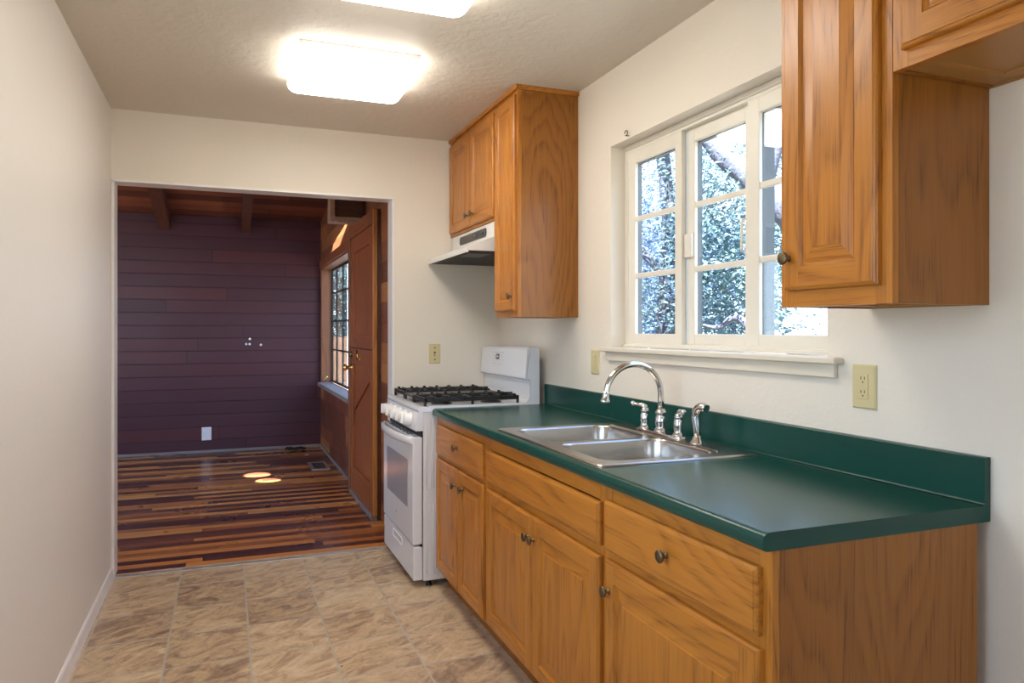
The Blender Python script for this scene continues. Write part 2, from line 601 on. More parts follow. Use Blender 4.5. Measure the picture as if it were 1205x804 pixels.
# beams
for xa, xb, lab in ((-.66, -.55, 'dark roof beam nearer the left wall of the opening'), (.148, .238, 'dark scarred roof beam above the middle of the far room'), (-1.62, -1.51, 'dark roof beam over the far room left part')):
    if xa < -1:
        continue
    b = MB()
    b.prism([(YE + WT, roof_z(YE + WT) - .158), (YF, roof_z(YF) - .158), (YF, roof_z(YF) + .004), (YE + WT, roof_z(YE + WT) + .004)], 'x', xa, xb)
    struct(b.build('ceiling_beam', M['redwood_beam']), lab, 'beam')

# thin bead trim round the opening + threshold + baseboard
b = MB()
b.box(XL + .004, XL + .016, YE - .004, YE + WT, .0, ZO)
b.box(XO - .008, XO + .004, YE - .004, YE + WT + .004, 0, ZO)
b.box(XL + .004, XO + .004, YE - .004, YE + WT, ZO - .008, ZO + .004)
struct(b.build('trim_1', M['white_trim']), 'thin glossy white bead lining the wide opening', 'trim')
b = MB()
b.box(XL + .016, .86, YE - .014, YE + .012, 0, .005, .002)
struct(b.build('trim_2', M['alu']), 'thin pale metal threshold strip between vinyl and wood floor', 'trim')
b = MB()
b.prism([(XL, 0), (XL + .016, 0), (XL + .014, .012), (XL + .011, .046), (XL + .006, .055), (XL, .055)], 'y', YB, YE - .004)
struct(b.build('baseboard_left', M['white_trim']), 'low white baseboard along the left wall', 'baseboard')
# skirting of the far room right wall
b = MB()
b.box(XFR - .012, XFR, 6.25, YF, 0, .03, .003)
struct(b.build('baseboard_far', M['greysill']), 'thin grey base strip under the far room window', 'baseboard')
b = MB()
b.box(XFL, XFR - .012, YF - .012, YF, 0, .028, .003)
struct(b.build('baseboard_back', M['greysill']), 'thin grey base strip along the dark board wall', 'baseboard')

# ------------------------------------------------------------------ kitchen window
def bar_frame(b, x0, x1, y0, y1, z0, z1, w, bot=None, bev=.003, m=None):
    bot = w if bot is None else bot
    b.box(x0, x1, y0, y0 + w, z0, z1, bev, m)
    b.box(x0, x1, y1 - w, y1, z0, z1, bev, m)
    b.box(x0, x1, y0 + w - .001, y1 - w + .001, z1 - w, z1, bev, m)
    b.box(x0, x1, y0 + w - .001, y1 - w + .001, z0, z0 + bot, bev, m)

w1 = thing('window_1', (XR + .07, (WY0 + WY1) / 2, WZ0), 'white three-sash slider window with divided panes above the sink', 'window')
w1['kind'] = 'structure'
b = MB()
bar_frame(b, 1.690, 1.738, WY0 + .001, WY1 - .001, WZ0 + .014, WZ1 - .001, .034, .020)
# head and sill tracks
b.box(1.684, 1.692, WY0 + .001, WY1 - .001, WZ1 - .022, WZ1 - .001, .002)
b.box(1.682, 1.692, WY0 + .001, WY1 - .001, WZ0 + .014, WZ0 + .026, .002)
b.build('window_frame', M['sash'], w1)
b = MB()
b.box(1.714, 1.736, 2.4585, 2.49, WZ0 + .032, WZ1 - .034, .002)
b.build('mullion', M['track'], w1, 'pale blue-grey side of the recessed track')
def sash(y0, y1, g0, g1, x, latch=None, gd=.036):
    z0, z1 = WZ0 + .032, WZ1 - .034
    b = MB()
    xa, xb = x, x + .022
    b.box(xa, xb, y0, g0, z0, z1, .003)
    b.box(xa, xb, g1, y1, z0, z1, .003)
    b.box(xa, xb, g0 - .001, g1 + .001, 2.055, z1, .003)
    b.box(xa, xb, g0 - .001, g1 + .001, z0, 1.297, .003)
    for zc in (1.806, 1.553):
        b.box(xa + .004, xb - .002, g0 - .001, g1 + .001, zc - .011, zc + .011, .003)
    # thin dark-free glazing bead
    s = b.build('window_sash', M['sash'], w1)
    g = MB()
    g.box(xa + .012, xa + .016, g0 - .004, g1 + .004, 1.293, 2.059)
    g.build('window_pane', M['glass'], s)
    q = MB()
    q.box(xa + .0165, xa + gd, g1 - .002, g1 + .016, 1.29, 2.062)
    q.box(xa + .0165, xa + gd, g0, g1, 2.051, 2.062)
    q.build('gasket', M['gasket'], s)
    if latch:
        l = MB()
        ly, lz0, lz1 = latch
        l.tube([(xa + .002, ly, lz1), (xa - .014, ly, lz1 - .004), (xa - .016, ly, lz1 - .014), (xa - .016, ly, lz0 + .014), (xa - .014, ly, lz0 + .004), (xa + .002, ly, lz0)], .005, 8)
        l.build('pull', M['sash'], s)
    return s
sash(2.475, 2.886, 2.521, 2.832, 1.690)
sash(2.098, 2.458, 2.118, 2.420, 1.713)
sash(1.660, 2.078, 1.700, 2.019, 1.690, (2.088, 1.585, 1.70), .066)
l = MB()
l.box(1.700, 1.713, 2.425, 2.472, 1.60, 1.695, .004)
l.build('latch', M['sash'], w1)
# stool and apron
b = MB()
b.box(1.6195, 1.692, WY0 + .001, WY1 - .001, WZ0 + .001, WZ0 + .0128)
b.box(1.583, 1.6195, 1.582, 2.972, WZ0 - .006, WZ0 + .013, .004)
struct(b.build('trim_3', M['trim']), 'cream window stool shelf under the kitchen window', 'window sill')
b = MB()
b.box(1.603, 1.6195, 1.602, 2.945, 1.176, WZ0 - .006, .003)
struct(b.build('trim_4', M['trim']), 'cream apron board below the window stool', 'trim')
hk = thing('screw_hook', (XR, 2.764, 2.163), 'tiny screw eye hook in the wall above the window corner', 'hook')
b = MB()
ring = [(1.606 + .0, 2.764 + .011 * math.cos(a), 2.163 + .011 * math.sin(a)) for a in [2 * math.pi * k / 16 for k in range(15)]]
b.tube(ring, .0022, 8)
b.tube([(1.606, 2.764, 2.152), (1.612, 2.764, 2.152), (1.622, 2.764, 2.153)], .0022, 8)
b.build('hook_ring', M['bronze'], hk)

# ------------------------------------------------------------------ raised-panel door building
def panel_front(b, y0, y1, z0, z1, xf, t=.019, frame=.055, slab=False):
    """face at x = xf looking towards -x, body behind it to xf + t"""
    V, Hm = M['oak_v'], M['oak_h']
    def rect(i, d):
        return (y0 + i, y1 - i, z0 + i, z1 - i, xf + d)
    def quad(y_a, y_b, z_a, z_b, x, m):
        b.face([(x, y_a, z_a), (x, y_b, z_a), (x, y_b, z_b), (x, y_a, z_b)], m)
    def ring(A, B, horizontal_all=False):
        a0, a1, c0, c1, xa = A
        e0, e1, g0, g1, xb = B
        hv = Hm if horizontal_all else V
        b.face([(xa, a0, c0), (xb, e0, g0), (xb, e0, g1), (xa, a0, c1)], hv)
        b.face([(xa, a1, c0), (xa, a1, c1), (xb, e1, g1), (xb, e1, g0)], hv)
        b.face([(xa, a0, c0), (xa, a1, c0), (xb, e1, g0), (xb, e0, g0)], Hm)
        b.face([(xa, a0, c1), (xb, e0, g1), (xb, e1, g1), (xa, a1, c1)], Hm)
    edge = [(0, t), (0, .0085), (.0012, .0060), (.004, .0036), (.0075, .0022), (.008, .0006), (.0095, 0)]
    for (i0, d0), (i1, d1) in zip(edge, edge[1:]):
        ring(rect(i0, d0), rect(i1, d1), slab)
    i = edge[-1][0]
    if slab:
        quad(y0 + i, y1 - i, z0 + i, z1 - i, xf, Hm)
        return
    # flat stiles run full height, rails between
    quad(y0 + i, y0 + frame, z0 + i, z1 - i, xf, V)
    quad(y1 - frame, y1 - i, z0 + i, z1 - i, xf, V)
    quad(y0 + frame, y1 - frame, z0 + i, z0 + frame, xf, Hm)
    quad(y0 + frame, y1 - frame, z1 - frame, z1 - i, xf, Hm)
    w = min(y1 - y0, z1 - z0)
    rb = .034 if w > .25 else .024
    inner = [(frame, 0), (frame + .0015, .0025), (frame + .005, .0055), (frame + .007, .0085), (frame + .011, .0085), (frame + .012, .0075), (frame + .011 + rb, .0025), (frame + .0125 + rb, .0012)]
    for (i0, d0), (i1, d1) in zip(inner, inner[1:]):
        ring(rect(i0, d0), rect(i1, d1))
    r = rect(*inner[-1])
    quad(r[0], r[1], r[2], r[3], r[4], V)

def knob(x, y, z, parent):
    b = MB()
    b.lathe([(.0075, 0), (.0075, .002), (.005, .004), (.0045, .012), (.007, .015), (.0145, .0165), (.0165, .0190), (.0160, .0215), (.0130, .0240), (.0115, .0236), (.0092, .0245), (.004, .0252), (0, .0254)], (x, y, z), (-1, 0, 0), 20)
    return b.build('knob', M['bronze'], parent)

def door(parent, y0, y1, z0, z1, xf, kn=None, frame=.055):
    b = MB()
    panel_front(b, y0, y1, z0, z1, xf, .019, frame)
    d = b.build('door', None, parent)
    if kn:
        knob(xf, kn[0], kn[1], d)
    return d

def drawer(parent, y0, y1, z0, z1, xf, kn=None, name='drawer'):
    b = MB()
    panel_front(b, y0, y1, z0, z1, xf, .019, 0, True)
    d = b.build(name, None, parent)
    if kn:
        knob(xf, kn[0], kn[1], d)
    return d

def face_frame(parent, x, y0, y1, z0, z1, rails, mids=(), w=.038, t=.019):
    b = MB()
    V, Hm = M['oak_v'], M['oak_h']
    b.box(x, x + t, y0, y0 + w, z0, z1, .0008, V, 1)
    b.box(x, x + t, y1 - w, y1, z0, z1, .0008, V, 1)
    for m_ in mids:
        b.box(x, x + t, m_ - w / 2, m_ + w / 2, z0, z1, .0008, V, 1)
    for a, c in rails:
        b.box(x + .0002, x + t, y0 + w, y1 - w, a, c, 0, Hm)
    return b.build('face_frame', None, parent)

# ------------------------------------------------------------------ base cabinets
XD = .984           # door plane
XF = XD + .019      # face frame plane
XBK = 1.58
GB = 'oak base cabinets under the green counter'
def base_cab(y0, y1, label, split=None, sides=True):
    t = thing('base_cabinet', (XBK - .2, (y0 + y1) / 2, 0), label, 'cabinet', GB)
    b = MB()
    b.box(XF + .019, XBK, y0, y0 + .016, .10, .875, 0, M['oak_side'])
    b.box(XF + .019, XBK, y1 - .016, y1, .10, .875, 0, M['oak_side'])
    b.box(XF + .019, XBK, y0 + .016, y1 - .016, .10, .115, 0, M['oak_under'])
    b.box(XBK - .008, XBK, y0 + .016, y1 - .016, .115, .875, 0, M['oak_under'])
    # plinth sides reaching the floor behind the toe notch
    b.box(XF + .075, XBK, y0, y0 + .016, 0, .10, 0, M['oak_side'])
    b.box(XF + .075, XBK, y1 - .016, y1, 0, .10, 0, M['oak_side'])
    b.build('body', None, t)
    b = MB()
    b.box(XF + .06, XF + .075, y0, y1, 0, .10)
    b.build('toe_kick', M['oak_side'], t)
    face_frame(t, XF, y0, y1, .10, .875, ((.10, .14), (.66, .70), (.825, .875)))
    return t
ya, yb, yc, yd = 1.159, 1.834, 2.842, 3.622
c = base_cab(ya, yb, 'near oak base cabinet with one drawer and one wide door, at the counter end')
drawer(c, 1.186, 1.820, .697, .836, XD, (1.504, .770))
door(c, 1.182, 1.818, .118, .672, XD, (1.788, .590))
c = base_cab(yb, yc, 'wide oak sink base cabinet with false front and two doors below the sink')
drawer(c, 1.852, 2.822, .697, .822, XD, None, 'false_front')
door(c, 1.852, 2.340, .114, .668, XD, (2.318, .590))
door(c, 2.344, 2.822, .114, .668, XD, (2.366, .590))
c = base_cab(yc, yd, 'far oak base cabinet with small drawer and two narrow doors beside the range')
drawer(c, 2.876, 3.584, .692, .838, XD, (3.219, .772))
door(c, 2.866, 3.210, .110, .672, XD, (3.130, .598), .050)
door(c, 3.216, 3.584, .110, .672, XD, (3.245, .594), .050)

# ------------------------------------------------------------------ countertop
CT = .914
CX0 = .9776
SY0, SY1, SX0, SX1 = 1.905, 2.725, 1.025, 1.555     # cut-out
ct = thing('countertop', (1.3, 2.4, .876), 'dark green laminate countertop running from range to cabinet end', 'countertop')
def front_curve():
    p = [(CX0 + .012, .876), (CX0 + .003, .8785), (CX0, .884)]
    for k in range(7):
        a = math.radians(180 - 90 * k / 6)
        p.append((CX0 + .018 + .018 * math.cos(a), CT - .018 + .018 * math.sin(a)))
    return p
fc = front_curve()
def back_curve():
    p = []
    for k in range(6):
        a = math.radians(270 + 90 * k / 5)
        p.append((1.588 + .008 * math.cos(a), CT + .008 + .008 * math.sin(a)))
    return p
full = fc + [(1.60, CT), (1.60, .876)]
b = MB()
b.prism(full, 'y', ya - .003, SY0, None, True, False, True)
b.prism(full, 'y', SY1, yd + .003, None, False, True, True)
b.prism(fc + [(SX0, CT), (SX0, .876)], 'y', SY0, SY1, None, False, False, True)
b.prism([(SX1, CT), (1.60, CT), (1.60, .876), (SX1, .876)], 'y', SY0, SY1, None, False, False, False)
for yy in (SY0, SY1):
    b.face([(SX0, yy, CT), (SX1, yy, CT), (SX1, yy, .876), (SX0, yy, .876)])
o = b.build('worktop', M['green'], ct)
for f in o.data.polygons:
    f.use_smooth = abs(f.normal.y) < .5
o.data.set_sharp_from_angle(angle=math.radians(35))
b = MB()
b.prism([(1.600, .876), (1.600, CT)] + [(1.5935, CT), (1.5985, CT + .0015), (1.6005, CT + .005)][1:] + [(1.6005, 1.0185), (1.6035, 1.0224), (1.6185, 1.0224), (1.6185, .876)], 'y', ya - .003, yd + .003)
b.build('backsplash', M['green'], ct)

# ------------------------------------------------------------------ sink
sk = thing('kitchen_sink', (1.29, 2.31, CT), 'double bowl stainless steel drop-in sink set in the green counter', 'sink')
RX0, RX1, RY0, RY1 = 1.006, 1.578, 1.880, 2.750
ZT = CT + .0065
bowls = [(1.052, 1.462, 1.930, 2.288), (1.052, 1.462, 2.330, 2.692)]
b = MB()
def loop3(pts, z):
    vs = [b.bm.verts.new((x, y, z)) for x, y in pts]
    es = [b.bm.edges.new((vs[k], vs[(k + 1) % len(vs)])) for k in range(len(vs))]
    return vs, es
vo, eo = loop3(rrect(RX0 + .006, RX1 - .006, RY0 + .006, RY1 - .006, .016), ZT)
alle = list(eo)
bl = []
for q in bowls:
    v, e = loop3(rrect(*q, .062, 8), ZT)
    bl.append(v)
    alle += e
bmesh.ops.triangle_fill(b.bm, use_beauty=True, use_dissolve=False, edges=alle)
b.loft([[(x, y, ZT) for x, y in rrect(RX0 + .006, RX1 - .006, RY0 + .006, RY1 - .006, .016)], [(x, y, ZT - .0005) for x, y in rrect(RX0 + .003, RX1 - .003, RY0 + .003, RY1 - .003, .018)], [(x, y, CT + .0005) for x, y in rrect(RX0, RX1, RY0, RY1, .02)]], None, False, False)
b.build('rim', M['steel'], sk)
for q in bowls:
    b = MB()
    x0, x1, y0, y1 = q
    rings = []
    for ins, z, r in ((0, ZT, .062), (.002, ZT - .002, .062), (.005, ZT - .008, .060), (.008, ZT - .09, .058), (.012, ZT - .135, .055), (.020, ZT - .152, .050), (.036, ZT - .160, .040), (.12, ZT - .163, .02)):
        rings.append([(x, y, z) for x, y in rrect(x0 + ins, x1 - ins, y0 + ins, y1 - ins, r, 8)])
    b.loft(rings, None, False, True)
    o = b.build('bowl', M['steel'], sk)
    d = MB()
    d.lathe([(.055, 0), (.054, .003), (.044, .0035), (.040, .001), (.012, .001), (.010, .008), (.006, .011), (0, .0115)], ((x0 + x1) / 2 + .02, (y0 + y1) / 2, ZT - .1625), (0, 0, 1), 24)
    d.build('drain_strainer', M['chrome'], o)
b = MB()
b.tube([(1.470, 1.955, ZT + .0005), (1.478, 1.96, ZT + .001), (1.478, 2.66, ZT + .001), (1.470, 2.668, ZT + .0005)], .0022, 6)
b.build('deck_ridge', M['steel'], sk)

# ------------------------------------------------------------------ faucet
FX = 1.515
fy_s, fy_a, fy_b, fy_p = 2.350, 2.462, 2.235, 2.106
fa = thing('kitchen_faucet', (FX, fy_s, ZT), 'chrome two-handle faucet with high arched spout behind the sink', 'faucet')
b = MB()
def plate(ins, z):
    return [(x, y, z) for x, y in rrect(FX - .027 + ins, FX + .027 - ins, 2.196 + ins, 2.502 - ins, .0265 - ins * .9, 8)]
b.loft([plate(0, ZT), plate(0, ZT + .006), plate(.003, ZT + .010), plate(.008, ZT + .012)])
b.build('base_plate', M['chrome'], fa)
b = MB()
b.lathe([(.026, 0), (.026, .006), (.021, .012), (.019, .020), (.0215, .032), (.0225, .045), (.019, .058), (.017, .066), (.0205, .070), (.0205, .076), (.016, .080), (.0135, .086)], (FX, fy_s, ZT + .011), (0, 0, 1), 24)
b.build('spout_base', M['chrome'], fa)
pts, rr = [(FX, fy_s, ZT + .094), (FX, fy_s, ZT + .13), (FX - .001, fy_s, ZT + .155)], [.0128, .0115, .0113]
ca, cz, ra = FX - .116, 1.076, .115
for k in range(0, 23):
    a = math.radians(4 + 172 * k / 22)
    pts.append((ca + ra * math.cos(a), fy_s, cz + ra * .96 * math.sin(a)))
    rr.append(.0112)
pts.append((ca - ra - .003, fy_s, 1.070))
rr.append(.0112)
b = MB()
b.tube(pts, rr, 16)
b.build('spout', M['chrome'], fa)
b = MB()
b.lathe([(.0118, 0), (.0122, .012), (.0125, .022), (.0155, .030), (.0175, .036), (.017, .040), (.012, .041)], (ca - ra - .001, fy_s, 1.090), (-.12, 0, -1), 20)
b.build('aerator', M['chrome'], fa)
for yy, s in ((fy_a, 1), (fy_b, -1)):
    b = MB()
    b.lathe([(.023, 0), (.023, .005), (.018, .011), (.0165, .018), (.0185, .034), (.0185, .044), (.0165, .056), (.0145, .062), (.0165, .066), (.0165, .070), (.0135, .074), (.012, .080)], (FX, yy, ZT + .011), (0, 0, 1), 22)
    h = b.build('handle', M['chrome'], fa)
    b = MB()
    z = ZT + .088
    b.tube([(FX, yy, z - .004), (FX, yy + s * .003, z + .006), (FX - .004, yy + s * .014, z + .012), (FX - .010, yy + s * .032, z + .012), (FX - .016, yy + s * .048, z + .013), (FX - .019, yy + s * .056, z + .015)], [.0118, .0115, .0095, .0075, .0065, .006], 12)
    b.lathe([(.001, -.0105), (.006, -.008), (.0095, -.003), (.0098, .002), (.0075, .007), (.001, .0098)], (FX - .0195, yy + s * .058, z + .0155), (-.3, s, .4), 14)
    b.build('lever', M['chrome'], h)

sp = thing('side_sprayer', (FX, fy_p, ZT), 'chrome hooked side sprayer standing on the sink deck by the faucet', 'sprayer')
b = MB()
b.lathe([(.026, 0), (.026, .005), (.021, .011), (.016, .022), (.0135, .028), (.012, .030)], (FX - .012, fy_p, ZT), (0, 0, 1), 22)
b.build('collar', M['chrome'], sp)
b = MB()
q0 = (FX - .012, fy_p, ZT + .026)
b.tube([q0, (q0[0], fy_p + .001, q0[2] + .02), (q0[0], fy_p + .003, q0[2] + .045), (q0[0], fy_p + .006, q0[2] + .068), (q0[0], fy_p + .004, q0[2] + .085), (q0[0] + .001, fy_p - .006, q0[2] + .098), (q0[0] + .002, fy_p - .020, q0[2] + .104), (q0[0] + .004, fy_p - .036, q0[2] + .103), (q0[0] + .005, fy_p - .044, q0[2] + .100)],
       [.0115, .0125, .0150, .0165, .0170, .0165, .0155, .0150, .0145], 16)
b.build('spray_head', M['chrome'], sp)
b = MB()
b.box(q0[0] - .006, q0[0] + .006, fy_p + .017, fy_p + .023, q0[2] + .045, q0[2] + .095, .002)
b.build('trigger', M['chrome'], sp)

# ------------------------------------------------------------------ range (stove)
st = thing('gas_range', (1.25, 4.0, 0), 'white gas range with black grates between counter and end wall', 'stove')
Y0, Y1 = 3.632, 4.372
XS = .932
b = MB()
b.box(XS, 1.560, Y0, Y1, .035, .896, .004)
for x0, x1, z0, z1 in ((XS + .018, XS + .040, .50, .86), (XS + .018, XS + .040, .07, .42), (XS + .055, 1.50, .07, .42), (XS + .055, 1.50, .50, .86)):
    ring_o = [(x0, z0), (x1, z0), (x1, z1), (x0, z1)]
    b.tube([(x, Y0 - .0005, z) for x, z in ring_o] + [(x0, Y0 - .0005, z0)], .0016, 6)
b.build('body', M['enamel_soft'], st)
for x in (XS + .04, 1.5):
    for y in (Y0 + .04, Y1 - .04):
        f = MB()
        f.lathe([(.016, 0), (.018, .004), (.012, .010), (.011, .04)], (x, y, 0), (0, 0, 1), 14)
        f.build('foot', M['dark'], st)
b = MB()
ctop = [(XS - .026, .902), (XS - .030, .906), (XS - .030, .914), (XS - .024, .921), (XS - .005, .924), (XS + .02, .922), (XS + .03, .919), (1.50, .919), (1.50, .897), (XS - .02, .897)]
b.prism(ctop, 'y', Y0 - .003, Y1 + .002)
b.box(XS + .03, 1.50, Y0 - .003, Y0 + .022, .918, .924, .003)
b.box(XS + .03, 1.50, Y1 - .022, Y1 + .002, .918, .924, .003)
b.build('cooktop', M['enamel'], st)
# burners
bc = [(1.075, Y0 + .165), (1.355, Y0 + .165), (1.075, Y1 - .165), (1.355, Y1 - .165)]
for x, y in bc:
    q = MB()
    q.lathe([(.058, 0), (.056, .004), (.045, .008), (.040, .010), (.040, .018), (.046, .019), (.047, .024), (.040, .028), (0, .029)], (x, y, .919), (0, 0, 1), 24)
    q.build('burner', M['iron'], st)
# grates : two cast grates and a plate between
def grate(y0, y1, cy):
    b = MB()
    zt, zb = .965, .943
    xa, xb = XS + .008, 1.462
    w = .013
    b.box(xa, xb, y0, y0 + w, zb, zt, .003)
    b.box(xa, xb, y1 - w, y1, zb, zt, .003)
    for kx in range(7):
        xx = xa + .02 + kx * (xb - xa - .055) / 6
        for yy in (y0, y1 - w):
            b.box(xx, xx + .016, yy, yy + w, zt - .004, zt + .010, .003)
    for x in (xa, (xa + xb) / 2 - w / 2, xb - w):
        b.box(x, x + w, y0, y1, zb, zt, .003)
    for cx in (1.075, 1.355):
        for dx, dy in ((1, 0), (-1, 0), (0, 1), (0, -1)):
            if dx:
                x_in, x_out = cx + dx * .030, cx + dx * (.128 if abs(cx - 1.2) < .2 else .1)
                a, c_ = sorted((x_in, x_out))
                b.box(a, c_, cy - .005, cy + .005, zb + .004, zt + .006, .002)
            else:
                y_in, y_out = cy + dy * .030, (y1 if dy > 0 else y0)
                a, c_ = sorted((y_in, y_out))
                b.box(cx - .005, cx + .005, a, c_, zb + .004, zt + .006, .002)
        for ddx in (-.085, .085):
            b.box(cx + ddx - .005, cx + ddx + .005, y0, y0 + .07, zb + .004, zt + .006, .002)
            b.box(cx + ddx - .005, cx + ddx + .005, y1 - .07, y1, zb + .004, zt + .006, .002)
    for x in (xa, (xa + xb) / 2 - w / 2, xb - w):
        for y in (y0, y1 - w):
            b.box(x, x + w, y, y + w, .921, zb + .004, .002)
    return b.build('grate', M['iron'], st)
grate(Y0 + .012, Y0 + .262, Y0 + .165)
grate(Y1 - .262, Y1 - .012, Y1 - .165)
b = MB()
b.box(XS + .008, 1.462, Y0 + .266, Y1 - .266, .946, .958, .004)
for x in (XS + .010, 1.445):
    for y in (Y0 + .268, Y1 - .283):
        b.box(x, x + .014, y, y + .014, .921, .948, .002)
b.build('griddle_plate', M['griddle'], st)
# control panel with knobs
b = MB()
cp = [(XS - .001, .800), (XS - .040, .800), (XS - .044, .806), (XS - .030, .892), (XS - .026, .897), (XS - .001, .897)]
b.prism(cp, 'y', Y0 - .001, Y1 + .001)
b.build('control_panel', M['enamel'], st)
nx = Vector((-.987, 0, .16)).normalized()
for y in (Y0 + .115, Y0 + .24, Y0 + .37, Y0 + .50, Y0 + .625):
    b = MB()
    o = Vector((XS - .037, y, .850))
    b.lathe([(.036, 0), (.036, .005), (.032, .009), (.030, .038), (.027, .043), (0, .0435)], o, nx, 22)
    k = b.build('knob', M['plastic'], st)
    b = MB()
    c0 = o + nx * .040
    b.box(c0.x - .016, c0.x + .004, y - .006, y + .006, c0.z - .026, c0.z + .028, .003)
    b.build('grip', M['plastic'], k)
# oven door
XO_ = .878
b = MB()
b.box(XO_, XS - .003, Y0 + .001, Y1 - .001, .222, .770, .007, None, 3)
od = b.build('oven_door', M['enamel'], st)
def yz(pts, x):
    return [(x, y, z) for y, z in pts]
b = MB()
wz = rrect(3.745, 4.262, .392, .640, .014, 4)
b.loft([yz(wz, XO_ + .001), yz(wz, XO_ - .0015), yz(rrect(3.747, 4.260, .394, .638, .013, 4), XO_ - .002)], None, True, True, False)
b.build('oven_window', M['ovenglass'], od)
b = MB()
n = 26
rings = []
for k in range(n + 1):
    t = k / n
    y = Y0 + .012 + t * (Y1 - Y0 - .024)
    bow = math.sin(math.pi * t) ** .55
    cx = XO_ + .004 - .046 * bow
    hh = .019 + .004 * bow
    rings.append([(cx + .012 * math.cos(a), y, .752 + hh * math.sin(a)) for a in [2 * math.pi * j / 14 for j in range(14)]])
b.loft(rings)
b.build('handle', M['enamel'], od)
b = MB()
for row, zz in enumerate((0, 1)):
    for k in range(6):
        y = Y0 + .12 + k * .09
        b.box(XO_ + .006 + .016 * row, XO_ + .014 + .016 * row, y, y + .062, .7695, .7712)
b.build('vent_slots', M['lcd'], od)
b = MB()
b.lathe([(.011, 0), (.011, .0008), (0, .001)], (XO_ + .0002, 4.02, .312), (-1, 0, 0), 16)
b.build('badge', M['grey_print'], od)
b = MB()
b.box(XS - .014, XS - .002, Y0 + .003, Y1 - .003, .205, .80)
b.build('door_gap', M['dark'], st)
b = MB()
b.box(XO_ + .004, XS - .003, Y0 + .001, Y1 - .001, .040, .212, .006, None, 3)
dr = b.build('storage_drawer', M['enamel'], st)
b = MB()
b.loft([yz(rrect(3.885, 4.115, .150, .196, .010, 4), XO_ + .006), yz(rrect(3.885, 4.115, .150, .196, .010, 4), XO_ + .001), yz(rrect(3.892, 4.108, .156, .190, .008, 4), XO_ + .001), yz(rrect(3.895, 4.105, .158, .188, .008, 4), XO_ + .0055)], None, False, True, False)
b.build('drawer_pull', M['plastic'], dr)
# backguard
b = MB()
prof = [(1.560, .90), (1.576, .90), (1.576, 1.206), (1.568, 1.216), (1.545, 1.220), (1.520, 1.217), (1.506, 1.206), (1.493, 1.062), (1.494, 1.052), (1.500, 1.049), (1.514, 1.046), (1.518, 1.040), (1.518, .960), (1.512, .940), (1.498, .926), (1.478, .919), (1.478, .90)]
b.prism(prof, 'y', Y0, Y1)
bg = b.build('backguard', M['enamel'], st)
b = MB()
seam = [(1.524, 1.193), (1.509, 1.16), (1.4975, 1.055), (1.514, 1.0465), (1.5185, 1.040), (1.5185, .958), (1.511, .938), (1.497, .925), (1.478, .920)]
b.tube([(x + .003, Y0 - .0004, z) for x, z in seam], .0012, 6)
b.build('seam', M['grey_print'], bg)
def on_face(z):
    return 1.506 - (1.206 - z) * (.013 / .144)
def facepatch(b, y0, y1, z0, z1, lift=.0012):
    b.loft([[(on_face(z) - l, y, z) for y, z in ((y0, z0), (y1, z0), (y1, z1), (y0, z1))] for l in (-.001, lift)], None, True, True, False)
b = MB()
facepatch(b, 4.058, 4.112, 1.142, 1.172)
b.build('clock_display', M['lcd'], bg)
b = MB()
facepatch(b, 4.072, 4.084, 1.150, 1.163, .002)
facepatch(b, 4.092, 4.098, 1.150, 1.166, .002)
b.build('clock_digits', M['white_plate'], bg)
b = MB()
facepatch(b, 3.985, 4.175, 1.180, 1.183)
for k in range(4):
    for r in range(3):
        z = 1.166 - r * .024
        if k in (1, 2) and r == 0:
            continue
        y = 4.155 - k * .048 - (.014 if r == 1 else 0)
        facepatch(b, y - .009, y + .009, z - .004, z - .001)
        facepatch(b, y - .011, y - .004, z - .011, z - .009)
b.build('button_print', M['grey_print'], bg)

# ------------------------------------------------------------------ wall cabinets
def wall_cab(y0, y1, z0, z1, x, label, group, near_side=True):
    t = thing('wall_cabinet', (XR - .15, (y0 + y1) / 2, z0), label, 'cabinet', group)
    b = MB()
    xs = x + .019
    b.box(xs, XR - .001, y0, y0 + .014, z0, z1, 0, M['oak_side'])
    b.box(xs, XR - .001, y1 - .014, y1, z0, z1, 0, M['oak_side'])
    b.box(xs, XR - .001, y0 + .014, y1 - .014, z0 + .010, z0 + .022, 0, M['oak_under'])
    b.box(xs, XR - .001, y1 - .070, y1 - .014, z0 + .004, z0 + .010, 0, M['oak_under'])
    b.box(XR - .05, XR - .001, y0 + .014, y1 - .070, z0 + .004, z0 + .010, 0, M['oak_under'])
    b.box(xs, XR - .001, y0 + .014, y1 - .014, z1 - .012, z1, 0, M['oak_under'])
    b.box(XR - .008, XR - .001, y0 + .014, y1 - .014, z0, z1, 0, M['oak_under'])
    b.build('body', None, t)
    return t
GL = 'oak wall cabinets over the range'
XU = 1.298
# tall narrow cabinet beside the hood
t = wall_cab(3.252, 3.546, 1.376, ZC, XU, 'tall narrow oak wall cabinet between range hood and window', GL)
face_frame(t, XU, 3.252, 3.546, 1.376, ZC, ((1.376, 1.425), (2.42, ZC)))
door(t, 3.266, 3.535, 1.405, 2.445, XU - .019, (3.288, 1.477), .05)
b = MB()
b.box(XU - .012, XR - .001, 3.238, 3.252, ZC - .022, ZC, .003)
b.box(XU - .014, XU - .0005, 3.238, 3.546, ZC - .022, ZC, .003)
b.build('crown_strip', M['oak_h'], t)
t = wall_cab(3.547, 4.379, 1.886, ZC, XU, 'short oak wall cabinet with two doors above the range hood', GL)
face_frame(t, XU, 3.547, 4.379, 1.886, ZC, ((1.886, 1.93), (2.42, ZC)), (3.945,))
door(t, 3.566, 3.938, 1.902, 2.440, XU - .019, (3.880, 1.965), .05)
door(t, 3.944, 4.352, 1.902, 2.440, XU - .019, (3.975, 1.965), .05)
b = MB()
